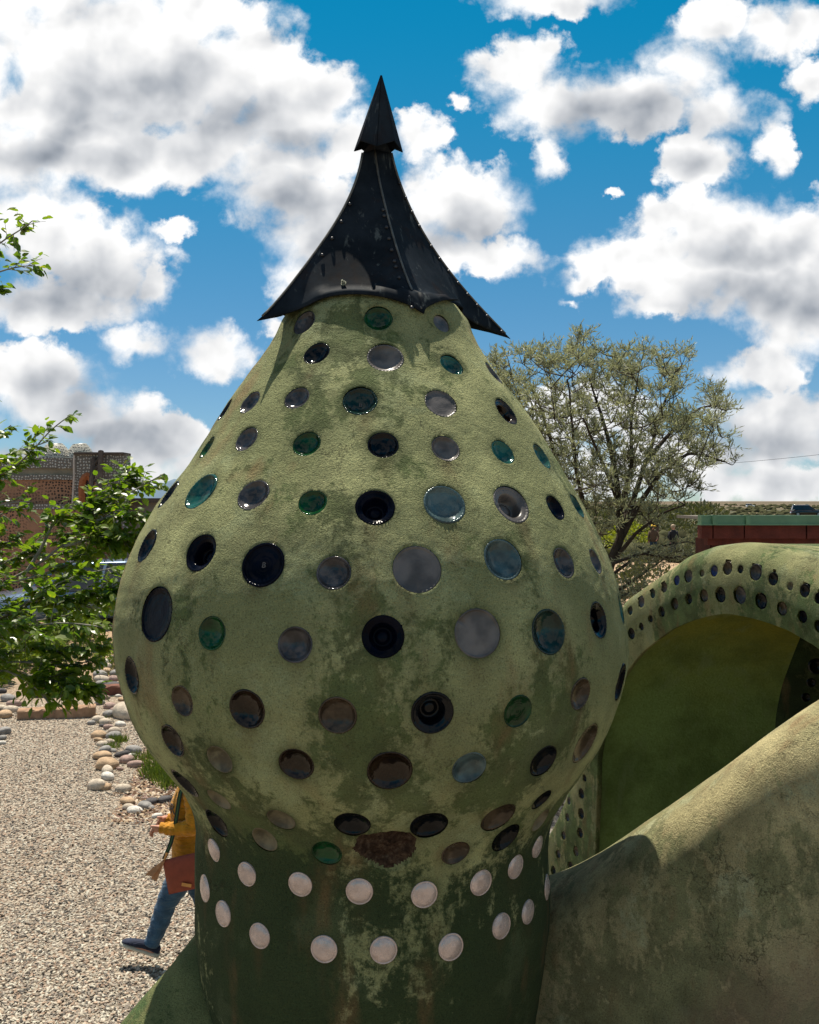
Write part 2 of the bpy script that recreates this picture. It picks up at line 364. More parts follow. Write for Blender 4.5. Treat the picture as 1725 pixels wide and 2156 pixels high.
def m_cap():
    m, t, b = mat('weathered copper sheet', 0.5, 0.02, 0.0); p = pos(t)
    n = t.noise(p, 5, 6, 0.65).outputs['Fac']
    c = t.mix(t.step(n, 0.35, 0.7), (0.008, 0.011, 0.015), (0.020, 0.026, 0.034))
    br = t.noise(t.vm('ADD', p, (2, 1, 5)), 7, 6, 0.7).outputs['Fac']
    c = t.mix(t.math('MULTIPLY', t.step(br, 0.52, 0.68), 0.6), c, (0.020, 0.013, 0.011))
    st = t.noise(t.vm('MULTIPLY', p, (34, 34, 3.2)), 1.0, 7, 0.72, 0.4).outputs['Fac']
    area = t.step(t.noise(t.vm('MULTIPLY', p, (5, 5, 1.6)), 1.0, 3).outputs['Fac'], 0.40, 0.56)
    s = t.math('MULTIPLY', t.step(st, 0.555, 0.68), area)
    c = t.mix(t.math('MULTIPLY', s, 0.35), c, (0.20, 0.22, 0.21))
    t.l.new(c, b.inputs['Base Color'])
    t.l.new(t.step(n, 0.3, 0.7, 0.50, 0.66), b.inputs['Roughness'])
    t.l.new(t.math('MULTIPLY', s, 0.0), b.inputs['Metallic'])
    bump(t, b, t.math('ADD', t.noise(p, 5, 2).outputs['Fac'], t.math('MULTIPLY', t.noise(p, 80, 3).outputs['Fac'], 0.05)), 0.010, 0.5)
    return m
M_cap = m_cap()
M_rivet = simple('dark rivet metal', (0.05, 0.05, 0.055), 0.4, 0.5, 0.8)
M_bolt = simple('galvanised bolt', (0.24, 0.24, 0.17), 0.6, 0.4, 0.2)
# ---------------------------------------------------------------- the onion tower
PROF = [(4.120,0.2640,-0.109), (4.075,0.2988,-0.109), (4.031,0.3152,-0.110), (3.986,0.3385,-0.111), (3.941,0.3673,-0.113), (3.896,0.3977,-0.114), (3.852,0.4302,-0.113), (3.807,0.4635,-0.112), (3.762,0.4936,-0.110), (3.718,0.5213,-0.109), (3.673,0.5481,-0.109), (3.628,0.5751,-0.110), (3.583,0.6046,-0.113), (3.539,0.6361,-0.117), (3.494,0.6660,-0.120), (3.449,0.6904,-0.121), (3.405,0.7122,-0.122), (3.360,0.7325,-0.122), (3.315,0.7502,-0.122), (3.270,0.7647,-0.122), (3.226,0.7759,-0.121), (3.181,0.7851,-0.120), (3.136,0.7917,-0.118), (3.092,0.7946,-0.115), (3.047,0.7935,-0.113), (3.002,0.7889,-0.111), (2.957,0.7782,-0.109), (2.913,0.7660,-0.108), (2.868,0.7502,-0.108), (2.823,0.7313,-0.106), (2.778,0.7066,-0.103), (2.734,0.6768,-0.100), (2.689,0.6434,-0.098), (2.644,0.6116,-0.097), (2.600,0.5897,-0.100), (2.555,0.5679,-0.105), (2.510,0.5584,-0.110), (2.465,0.5547,-0.114), (2.421,0.5556,-0.116), (2.376,0.5569,-0.116), (2.331,0.5583,-0.115), (2.287,0.5596,-0.114), (2.242,0.5608,-0.114), (2.197,0.5586,-0.114), (2.152,0.5540,-0.115), (2.108,0.5492,-0.116), (2.063,0.5436,-0.116), (2.018,0.5366,-0.116), (1.974,0.5276,-0.116), (1.929,0.5184,-0.115), (1.884,0.5125,-0.115), (1.839,0.5124,-0.115), (1.795,0.5124,-0.115), (1.750,0.5124,-0.115)]
PROF = PROF + [(1.60, 0.483, -0.115), (1.2, 0.50, -0.115), (0.6, 0.60, -0.115), (-0.1, 0.75, -0.115)]
pz = np.array([p[0] for p in PROF])[::-1]; pr = np.array([p[1] for p in PROF])[::-1]; pxc = np.array([p[2] for p in PROF])[::-1]
pz, pr, pxc = [np.r_[a, b] for a, b in ((pz, [4.127, 4.145, 4.20]), (pr, [0.24, 0.16, 0.05]), (pxc, [-0.11, -0.11, -0.11]))]
TY = 3.0
def prof(z): return np.interp(z, pz, pr), np.interp(z, pz, pxc)
def tower_norm(P):
    r1, x1 = prof(P[2] + .02); r0, x0 = prof(P[2] - .02); s = (r1 - r0) / .04
    xc = prof(P[2])[1]; d = np.array([P[0] - xc, P[1] - TY]); d /= np.linalg.norm(d)
    n = np.array([d[0], d[1], -s]); return n / np.linalg.norm(n)
def tower_hit(px, py):
    d = np.array([(px - CX) / F, 1, (HY - py) / F]); t = np.linspace(1.9, 3.15, 5000)
    P = t[:, None] * d; P[:, 2] += EYE
    r, xc = prof(P[:, 2]); i = np.where(np.hypot(P[:, 0] - xc, P[:, 1] - TY) < r)[0]
    if len(i): return P[i[0]]
    # a bottle on the very edge: nearest approach of the ray to the wall
    e = np.hypot(P[:, 0] - xc, P[:, 1] - TY) - r + 10 * (np.abs(P[:, 1] - 2.85) > 0.25); q = P[np.argmin(e)].copy()
    r, xc = prof(q[2]); v = np.array([q[0] - xc, q[1] - TY]); v *= r / np.linalg.norm(v); q[:2] = [xc + v[0], TY + v[1]]; return q
def lump(P): return 0.004 * fnoise(P, 7.0, 3, 3) + 0.0012 * fnoise(P, 60.0, 2, 4)
BOT = [ # x, y, longest width in the photograph, glass, shape
 (640,679,58,'clear','dish'),(797,670,60,'green','dish'),(931,681,42,'grey','flat'),
 (666,743,60,'dark','dish'),(812,752,78,'grey','dish'),(953,768,56,'teal','dish'),(1040,786,58,'clear','dish'),
 (474,862,56,'dark','dish'),(527,846,58,'clear','dish'),(624,837,58,'clear','dish'),(758,843,74,'deepteal','oct'),(930,848,72,'grey','octflat'),(1067,866,66,'brown','deep'),
 (435,942,54,'green','dish'),(519,924,60,'clear','dish'),(645,934,62,'green','dish'),(807,936,66,'dark','dish'),(940,943,64,'grey','dish'),(1061,951,60,'teal','dish'),(1142,960,60,'teal','dish'),(1172,958,50,'clear','dish'),
 (354,1040,70,'dark','dish'),(422,1033,90,'teal','dish'),(532,1041,76,'clear','chip'),(658,1057,62,'green','dish'),(790,1067,84,'navy','deep'),(938,1060,92,'blueclear','dish'),(1079,1061,90,'grey','chipdeep'),(1171,1068,58,'navy','dish'),(1217,1064,56,'teal','dish'),
 (310,1148,76,'dark','dish'),(421,1163,84,'navy','deep'),(553,1188,98,'navy','emboss'),(703,1205,74,'clear','dish'),(879,1198,104,'grey','chipflat'),(1060,1177,92,'blueclear','dish'),(1188,1184,68,'clear','dish'),(1256,1181,56,'clear','dish'),(1273,1142,50,'clear','dish'),
 (326,1293,116,'navy','flat'),(444,1333,72,'green','dish'),(621,1357,76,'clear','dish'),(807,1340,90,'navy','deep'),(1007,1333,104,'grey','chipflat'),(1155,1330,96,'deepteal','dish'),(1262,1305,78,'dark','deep'),(1311,1283,62,'teal','dish'),
 (274,1422,80,'dark','dish'),(381,1477,68,'brownclear','dish'),(519,1494,86,'brown','dish'),(711,1507,82,'brownclear','dish'),(911,1502,92,'dark','deep'),(1091,1499,72,'green','flat'),(1224,1462,70,'brownclear','dish'),(1310,1437,80,'navy','dish'),
 (362,1561,76,'brown','dish'),(462,1600,68,'faded','dish'),(624,1610,78,'brown','dish'),(821,1624,96,'brown','dish'),(989,1618,78,'blueclear','dish'),(1145,1603,76,'dark','dish'),(1236,1566,94,'brownclear','dish'),
 (460,1685,62,'faded','dish'),(388,1650,80,'dark','dish'),(456,1733,72,'dark','dish'),(591,1727,66,'faded','dish'),(742,1736,78,'dark','dish'),(904,1738,82,'dark','dish'),(1049,1721,84,'brownclear','dish'),(1141,1685,56,'dark','dish'),
 (556,1769,64,'faded','dish'),(688,1797,66,'green','dish'),(959,1796,64,'brownclear','dish'),(1066,1764,74,'dark','dish'),(1139,1728,56,'faded','dish')]
DOME = [(452,1790,50),(521,1840,52),(632,1862,54),(757,1877,58),(893,1882,58),(1013,1858,56),(1087,1825,52),(1132,1782,48),
 (432,1870,56),(472,1923,54),(547,1970,54),(682,1999,58),(808,2000,58),(950,1994,58),(1057,1950,54),(1113,1920,50),(1154,1868,52)]
def punch(V, Fc, holes, step):
    """cut round holes: V grid points, holes (centre, normal, radius)"""
    dead = np.zeros(len(V), bool)
    for c, n, r in holes:
        idx = np.where(np.abs(V - c).max(1) < r * 1.5 + step)[0]
        if not len(idx): continue
        q = V[idx] - c; h = q @ n; tq = q - h[:, None] * n; d = np.linalg.norm(tq, axis=1) + 1e-9
        ok = np.abs(h) < max(0.05, r)
        dead[idx[ok & (d < r - step)]] = True
        m = ok & (d >= r - step) & (d <= r + step * 0.15)
        V[idx[m]] = c + tq[m] / d[m][:, None] * (r - 0.0012) + h[m][:, None] * n - n * 0.0015
    return V, Fc[~dead[Fc].any(1)]
def bottle_mesh(shape, gmat, name='bottle_base'):
    ribs = 0 if shape in ('dome',) else 40
    n = 8 * 14 if 'oct' in shape else 96
    base = shape.replace('oct', '').replace('chip', '') or 'dish'
    rim = [(1.10, -0.28), (1.0, -0.22), (1.0, -0.06), (0.985, 0.0), (0.945, 0.025), (0.90, 0.015), (0.865, -0.04)]
    rimflat = [(1.10, -0.28), (1.0, -0.22), (1.0, -0.06), (0.985, -0.01), (0.95, 0.01), (0.92, 0.0), (0.90, -0.03)]
    ins = {'dish': [(0.80, -0.11), (0.68, -0.20), (0.52, -0.29), (0.34, -0.35), (0.16, -0.38)],
           'flat': [(0.85, -0.045), (0.6, -0.05), (0.4, -0.05), (0.2, -0.05)],
           'emboss': [(0.85, -0.07), (0.80, -0.10), (0.74, -0.06), (0.7, -0.09), (0.4, -0.10), (0.2, -0.10)],
           'deep': [(0.80, -0.05), (0.66, -0.09), (0.60, -0.18), (0.55, -0.40), (0.48, -0.65), (0.36, -0.75), (0.30, -0.60), (0.16, -0.55)],
           'dome': [(0.93, 0.06), (0.90, 0.02), (0.87, 0.05), (0.78, 0.11), (0.62, 0.17), (0.4, 0.215), (0.2, 0.235)]}[base]
    cz = {'dish': -0.385, 'flat': -0.05, 'emboss': -0.10, 'deep': -0.54, 'dome': 0.24}[base]
    if base == 'dome': rim = [(1.10, -0.28), (1.0, -0.22), (1.0, -0.02), (0.985, 0.055)]
    pr_ = (rimflat if base == 'flat' else rim[:4] if base == 'dome' else rim) + ins
    V = []
    for i, (r, z) in enumerate(pr_):
        for k in range(n):
            a = 2 * math.pi * k / n; rr = r
            if 'oct' in shape and r > 0.5:
                oc = math.cos(math.pi / 8) / math.cos((a + math.pi / 8) % (math.pi / 4) - math.pi / 8); rr = r * (0.45 + 0.55 * oc) * 1.02
            zz = z
            if ribs and 3 <= i <= 6:
                w = 0.5 + 0.5 * math.cos(a * (n // 3 if 'oct' not in shape else n // 4)); zz += 0.034 * w * (1 if i in (4, 5) else 0.5); rr -= 0.012 * w
            if 'chip' in shape and r < 1.0 and abs((a - 4.4 + math.pi) % (2 * math.pi) - math.pi) < 0.10 and r > 0.70:
                zz -= 0.10
            V.append((rr * math.cos(a), rr * math.sin(a), zz))
    V.append((0, 0, cz)); V = np.array(V)
    Fc = [tuple(f) for f in gridf(len(pr_), n, True)]
    o = (len(pr_) - 1) * n
    Fc += [(o + k, o + (k + 1) % n, len(V) - 1) for k in range(n)]
    me = mk_mesh(name, V, Fc, gmat, True)
    return me
_bm = {}
def bottle_me(shape, g, name):
    k = (shape, g)
    if k not in _bm: _bm[k] = bottle_mesh(shape, GL[g], name)
    return _bm[k]
def orient(N, spin=0.0):
    q = Vector(N).to_track_quat('Z', 'Y'); return (q.to_matrix() @ Matrix.Rotation(spin, 3, 'Z')).to_euler()
def place_bottle(parent, P, N, r, g, shape, name='bottle_base', spin=None):
    P = np.array(P) + (0 if shape == 'dome' else -0.004) * np.array(N)
    return link(name, bottle_me(shape, g, name), parent, loc=Vector(P) - (Vector(parent.location)), rot=orient(N, random.uniform(0, 6.28) if spin is None else spin), scale=(r, r, min(r, 0.05)))
def build_tower():
    root = empty('bottle_tower', (-0.115, TY, 0), 0, 'green stuccoed onion shaped tower studded with round bottle bottoms under a curved metal cap', 'tower')
    off = np.array([-0.115, TY, 0])
    # angles: fine towards the eye, coarse behind
    th = np.r_[np.linspace(-105, 105, 620), np.linspace(105, 255, 62)[1:-1]] * math.pi / 180
    zf = np.linspace(0, 1, 4000); zz = np.interp(zf, [0, 0.3, 0.32, 1], [-0.1, 1.6, 1.7, 4.20])
    rr, _ = prof(zz); s = np.r_[0, np.cumsum(np.hypot(np.diff(rr), np.diff(zz)))]
    s2 = np.where(zz < 1.75, s * 0.2, 0); k = np.argmax(zz >= 1.75)
    ssp = np.r_[np.linspace(0, s[k], 60)[:-1], np.linspace(s[k], s[-1], 640)]
    z = np.interp(ssp, s, zz); r, xc = prof(z)
    ks = np.ones(5) / 5; r = np.convolve(np.pad(r, 2, mode='edge'), ks, 'valid')
    Z, T = np.meshgrid(z, th, indexing='ij'); Rr = r[:, None]; Xc = xc[:, None]
    V = np.stack([Xc + Rr * np.sin(T), TY - Rr * np.cos(T), Z], -1).reshape(-1, 3)
    D = np.stack([np.sin(T), -np.cos(T), 0 * T], -1).reshape(-1, 3)
    V = V + D * lump(V)[:, None]
    Fc = gridf(len(z), len(th), True)
    holes = []; items = []
    for (x, y, w, g, shp) in BOT:
        P = tower_hit(x, y); N = tower_norm(P)
        P = P + N * 0.0
        dist = math.sqrt(P[0] ** 2 + P[1] ** 2 + (P[2] - EYE) ** 2) 
        rad = w / 2 / F * P[1] * 1.03
        P = P + D_lump(P, N)
        holes.append((P, N, rad)); items.append((P, N, rad, g, shp))
    for (x, y, w) in DOME:
        P = tower_hit(x, y); N = tower_norm(P); rad = w / 2 / F * P[1]
        P = P + D_lump(P, N); holes.append((P, N, rad)); items.append((P, N, rad, 'pearl', 'dome'))
    # the broken patch
    PB = tower_hit(812, 1792); NB = tower_norm(PB)
    tx = np.cross([0, 0, 1.0], NB); tx /= np.linalg.norm(tx); ty = np.cross(NB, tx)
    q = V - PB; a = (q @ tx) / 0.092; bb = (q @ ty) / 0.070; dd = np.hypot(a, bb) + 0.14 * fnoise(V, 45, 3, 9)
    near = (np.abs(q @ NB) < 0.12) & (dd < 1.5)
    dep = np.clip((1.0 - dd) * 3.0, 0, 1) * near
    V = V - NB * (dep * 0.028)[:, None] + NB * (dep * 0.010 * fnoise(V, 150, 3, 5))[:, None]
    in_patch = (dd < 0.93) & near
    V, Fc2 = punch(V, Fc, holes, 0.0052)
    mi = in_patch[Fc2].all(1).astype(np.int32)
    shell = Fc2[mi == 0]; patch = Fc2[mi == 1]
    me = mk_mesh('stucco_shell', V - off, shell, M_tower)
    stain = np.zeros(len(V)); halo = np.zeros(len(V)); rs = np.random.default_rng(77)
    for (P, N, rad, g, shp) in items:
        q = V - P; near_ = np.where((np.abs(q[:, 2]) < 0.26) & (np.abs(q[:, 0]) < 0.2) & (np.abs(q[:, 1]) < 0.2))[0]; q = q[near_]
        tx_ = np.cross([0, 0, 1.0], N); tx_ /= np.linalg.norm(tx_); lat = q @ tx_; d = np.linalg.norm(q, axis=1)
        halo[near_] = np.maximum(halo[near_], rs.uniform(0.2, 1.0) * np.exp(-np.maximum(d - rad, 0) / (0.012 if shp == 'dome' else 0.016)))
        ln = rs.uniform(.05, .16); dn = -q[:, 2] - rad * 0.7; w = rad * rs.uniform(.3, .75) * (1 - 0.4 * np.clip(dn / ln, 0, 1))
        stain[near_] = np.maximum(stain[near_], rs.uniform(0, .8) * np.clip(1 - dn / ln, 0, 1) * (dn > -rad * .3) * np.exp(-((lat - rs.normal(0, rad * .2)) / w) ** 2))
    for nm_, arr in (('stain', stain), ('halo', halo)): me.attributes.new(nm_, 'FLOAT', 'POINT').data.foreach_set('value', arr.astype(np.float32))
    link('stucco_shell', me, root)
    ids, inv = np.unique(patch, return_inverse=True)
    obj('broken_patch', V[ids] - off, inv.reshape(patch.shape), M_rubble, root)['label'] = 'dark reddish patch where the stucco has broken away'
    for i, (P, N, rad, g, shp) in enumerate(items):
        nm = 'glass_dome' if shp == 'dome' else 'bottle_base'
        o = place_bottle(root, P, N, rad, g, shp, nm)
        if shp in ('emboss', 'oct'):
            cu = bpy.data.curves.new('embossed_mark', 'FONT'); cu.body = 'B'; cu.size = 0.34; cu.extrude = 0.02; cu.align_x = 'CENTER'; cu.align_y = 'CENTER'
            to = bpy.data.objects.new('embossed_mark', cu); col.objects.link(to); dg = bpy.context.evaluated_depsgraph_get()
            me = bpy.data.meshes.new_from_object(to.evaluated_get(dg)); bpy.data.objects.remove(to)
            me.materials.clear(); me.materials.append(GL['grey']); e = link('embossed_mark', me, o)
            # upright letters on the glass
            up = Vector((0, 0, 1)); M = o.rotation_euler.to_matrix(); lx = M.transposed() @ up
            e.rotation_euler = (0, 0, math.atan2(lx.y, lx.x) - math.pi / 2); e.location = (0, 0, -0.09 if shp == 'emboss' else -0.36)
    return root
def D_lump(P, N):
    d = np.array([N[0], N[1], 0]); d /= np.linalg.norm(d); return d * lump(P[None, :])[0]
def m_rubble():
    m, t, b = mat('exposed rubble', 0.95, 0.1); p = pos(t)
    c = t.ramp(t.noise(p, 60, 6, 0.7).outputs['Fac'], [(0.3, (0.02, 0.012, 0.008)), (0.5, (0.065, 0.038, 0.025)), (0.7, (0.17, 0.12, 0.08))])
    t.l.new(c, b.inputs['Base Color']); bump(t, b, t.noise(p, 120, 5, 0.7).outputs['Fac'], 0.012); return m
M_rubble = m_rubble()
tower = build_tower()

# ---------------------------------------------------------------- metal cap with four curved arms
def build_cap():
    root = empty('spire_cap', (-0.11, TY, 3.9), 0, 'dark riveted metal spire cap with curling corners on top of the tower', 'spire')
    off = np.array([-0.11, TY, 3.9]); A = np.array([-0.1035, TY])
    def ridge(pts, corner_px, depth):
        """ridge points in the vertical plane that holds the axis and the corner"""
        C = U(*corner_px, depth); d = C[:2] - A; L = np.linalg.norm(d); d /= L; out = []
        for (px, py) in pts:
            k = (px - CX) / F       # x = k y ; x=A0+r d0 ; y=A1+r d1
            r = (k * A[1] - A[0]) / (d[0] - k * d[1]); Y = A[1] + r * d[1]
            out.append((A[0] + r * d[0], Y, EYE + (HY - py) / F * Y))
        return np.array(out)
    Lr = ridge([(763,322),(759,348),(749,384),(731,420),(707,468),(675,518),(643,558),(611,598),(583,636),(541,675)], (541,675), 2.72)
    Fr = ridge([(789,314),(793,348),(800,384),(808,420),(820,468),(834,518),(848,560),(862,596),(876,630),(893,660)], (893,660), 2.705)
    Rr = ridge([(825,322),(831,350),(841,380),(856,418),(876,462),(902,508),(936,556),(980,612),(1022,658),(1075,713)], (1075,713), 3.20)
    Br = Rr.copy(); t = np.linspace(0, 1, 10)
    dB = np.array([-0.22, 0.40]); 
    rad = np.hypot(Rr[:, 0] - A[0], Rr[:, 1] - A[1]); Br = np.c_[A[0] + dB[0] / .457 * rad, A[1] + dB[1] / .457 * rad, Rr[:, 2]]
    def resamp(Pt, n=30):
        s = np.r_[0, np.cumsum(np.linalg.norm(np.diff(Pt, axis=0), axis=1))]; s /= s[-1]
        q = np.linspace(0, 1, n)
        # smooth through a cubic-ish fit
        return np.stack([np.polyval(np.polyfit(s, Pt[:, i], 5), q) for i in range(3)], -1)
    rid = [resamp(x) for x in (Lr, Fr, Rr, Br)]
    n, m = 30, 28
    def face(a, b, arch, skew=0.0, push=0.0):
        G = np.zeros((n, m + 1, 3))
        for j in range(m + 1):
            u = j / m; us = u + skew * math.sin(math.pi * u) ** 2
            lim = 1 - arch * (math.sin(math.pi * min(max(u, 0), 1)) ** 0.62)
            ts = np.linspace(0, lim, n); q = np.linspace(0, 1, n)
            pa = np.stack([np.interp(ts, q, a[:, i]) for i in range(3)], -1); pb = np.stack([np.interp(ts, q, b[:, i]) for i in range(3)], -1)
            P = pa * (1 - u) + pb * u
            # the sheet lies close on the stucco neck along its lower edge
            v = P[:, :2] - A; rr = np.linalg.norm(v, axis=1) + 1e-6
            rt = np.where(P[:, 2] > 4.06, 0.3045 - (P[:, 2] - 4.06) * 0.42, prof(P[:, 2])[0]); xt = prof(np.minimum(P[:, 2], 4.06))[1]
            need = np.hypot(P[:, 0] - xt, P[:, 1] - TY); rmin = rt + 0.010
            wq = np.clip((ts - 0.50) / 0.35, 0, 1); wq = wq * wq * (3 - 2 * wq) * min(1.0, math.sin(math.pi * u) ** 0.8 * 1.25)
            k = np.where(need > rmin, -(need - rmin) * wq, 0) + np.where(P[:, 2] < 4.13, np.maximum(rmin - need, 0), 0)
            P[:, :2] += v / rr[:, None] * k[:, None]
            G[:, j] = P
        return G
    for (a, b, arch) in ((0, 1, 0.135), (1, 2, 0.165), (2, 3, 0.15), (3, 0, 0.13)):
        G = face(rid[a], rid[b], arch)
        V = G.reshape(-1, 3) - off; Fc = gridf(n, m + 1)
        o = obj('metal_sheet', V, Fc, M_cap, root)
        sm = o.modifiers.new('t', 'SOLIDIFY'); sm.thickness = 0.003; sm.offset = 1
    # raised seams along the ridges
    for i, rd in enumerate(rid):
        b = MB(); b.tube([tuple(p - off) for p in rd[:-1]], np.linspace(0.004, 0.0035, n - 1), 6); b.build('ridge_seam', M_seam, root, True)
    rv = MB()
    for la in range(4):
        for k in range(6):
            a = math.pi * 2 * k / 6; rv.v.append((math.cos(a) * [1, .9, .6, 0.2][la], math.sin(a) * [1, .9, .6, .2][la], [0, .45, .8, .9][la]))
    rv.f = [tuple(f) for f in gridf(4, 6, True)] + [(18, 19, 20, 21, 22, 23)]
    rme = rv.mesh('rivet', M_rivet, True)
    def rivets(rd, other, cnt, inset, t0=0.08, t1=0.97):
        for q in np.linspace(t0, t1, cnt):
            i = int(q * (n - 1)); P = rd[i] * (1 - inset) + other[i] * inset
            tan = rd[min(i + 1, n - 1)] - rd[i - 1]; N = np.cross(tan, other[i] - rd[i]); N /= np.linalg.norm(N)
            if (N[:2] @ (P[:2] - A)) < 0: N = -N
            rt, xt = prof(P[2]); v = P[:2] - A; need = np.hypot(P[0] - xt, P[1] - TY)
            if P[2] < 4.13 and need < rt + .01: P = P.copy(); P[:2] += v / np.linalg.norm(v) * (rt + .01 - need)
            link('rivet', rme, root, loc=P + N * 0.003 - off, rot=orient(N), scale=(0.0062,) * 3)
    rivets(rid[2], rid[1], 13, 0.06); rivets(rid[1], rid[0], 11, 0.07, 0.35, 0.97)
    rivets(rid[0], rid[1], 4, 0.12, 0.3, 0.6)
    # bolt on the front sheet
    Pb = rid[0][23] * 0.47 + rid[1][23] * 0.53
    k = U(727, 595, 1.0); d = k - np.array([0, 0, EYE]); 
    G = face(rid[0], rid[1], 0.135).reshape(-1, 3); pj = (G[:, 0] / G[:, 1]) * F + CX; qj = HY - (G[:, 2] - EYE) / G[:, 1] * F
    Pb = G[np.argmin((pj - 727) ** 2 + (qj - 596) ** 2)]; Nb = np.array([-0.32, -0.78, 0.52]); Nb /= np.linalg.norm(Nb)
    b = MB()
    b.tube([(0, 0, 0), (0, 0, 0.003)], 0.0085, 20); b.tube([(0, 0, 0.003), (0, 0, 0.009)], 0.0060, 6); b.tube([(0, 0, 0.009), (0, 0, 0.015)], 0.0032, 10)
    bo = b.build('bolt', M_bolt, root, False, loc=Pb - off + Nb * .002, rot=orient(Nb)); bo['label'] = 'pale galvanised bolt near the lower edge'
    # pointed tip: five folded sheets round a star foot
    ap = U(803, 159, 2.99)
    ft = [U(747,319,3.0), U(760,297,2.965), U(794,308,2.93), U(830,297,2.965), U(847,321,3.0)]
    cx = 0.5 * (ft[0][0] + ft[-1][0]); back = [np.array([p[0], 2 * TY - p[1], p[2]]) for p in ft[1:-1]][::-1]
    foot = ft + back; N_ = len(foot)
    tip = empty('tip', ap - off); tip.parent = root; bpy.data.objects.remove(tip)
    b = MB(); rows = 8
    for i in range(N_):
        a_, c_ = foot[i], foot[(i + 1) % N_]
        Vv = []
        for r_ in range(rows + 1):
            q = r_ / rows
            for s_ in range(5):
                w = s_ / 4; P = ap * (1 - q) + (a_ * (1 - w) + c_ * w) * q
                Vv.append(P - off)
        b.add(Vv, gridf(rows + 1, 5))
    o = b.build('spire_tip', M_cap, root, False); sm = o.modifiers.new('t', 'SOLIDIFY'); sm.thickness = 0.003; sm.offset = -1
    # collar under the tip closing the four ridges
    b = MB(); b.loft([[tuple(r_[0] - off) for r_ in rid], [tuple((r_[0] * .3 + ap * .7) * np.array([1, 1, 0]) + np.array([0, 0, rid[0][0][2] + .06]) - off) for r_ in rid]])
    b.build('collar', M_cap, root)
    return root
M_seam = simple('worn copper seam', (0.11, 0.10, 0.085), 0.45, 0.5, 0.5, var=0.5, scale=30)
cap = build_cap()
# ---------------------------------------------------------------- terrain
def gz(x, y):
    x = np.asarray(x, float); y = np.asarray(y, float)
    t = np.clip((y - 14.5) / 11.0, 0, 1); h = 0.75 * t * t * (3 - 2 * t)
    t2 = np.clip((y - 1500) / 3000, 0, 1)
    h = h + 13.0 * t2 * t2 * (3 - 2 * t2) + 0.0 * x
    near = np.exp(-((y - 20) / 30) ** 2)
    h = h + near * 0.03 * (np.sin(x * 1.3 + 0.7 * y) + np.sin(y * 1.9 - x * 0.6))
    # planted bank to the right of the path, at the foot of the tower
    b = np.clip((x + 3.4 - 0.0 * y) / 2.0, 0, 1) * np.clip((14.5 - y) / 3, 0, 1) * np.clip((y - 9.8) / 1.5, 0, 1)
    return h + 0.25 * b * b * (3 - 2 * b)
def gpt(px, py):
    """where the ray through a pixel of the photograph meets the ground"""
    d = np.array([(px - CX) / F, 1, (HY - py) / F]); t = np.geomspace(4, 6000, 6000)
    P = t[:, None] * d; P[:, 2] += EYE; g = gz(P[:, 0], P[:, 1]); i = np.where(P[:, 2] < g)[0]
    return P[i[0]] if len(i) else P[-1]
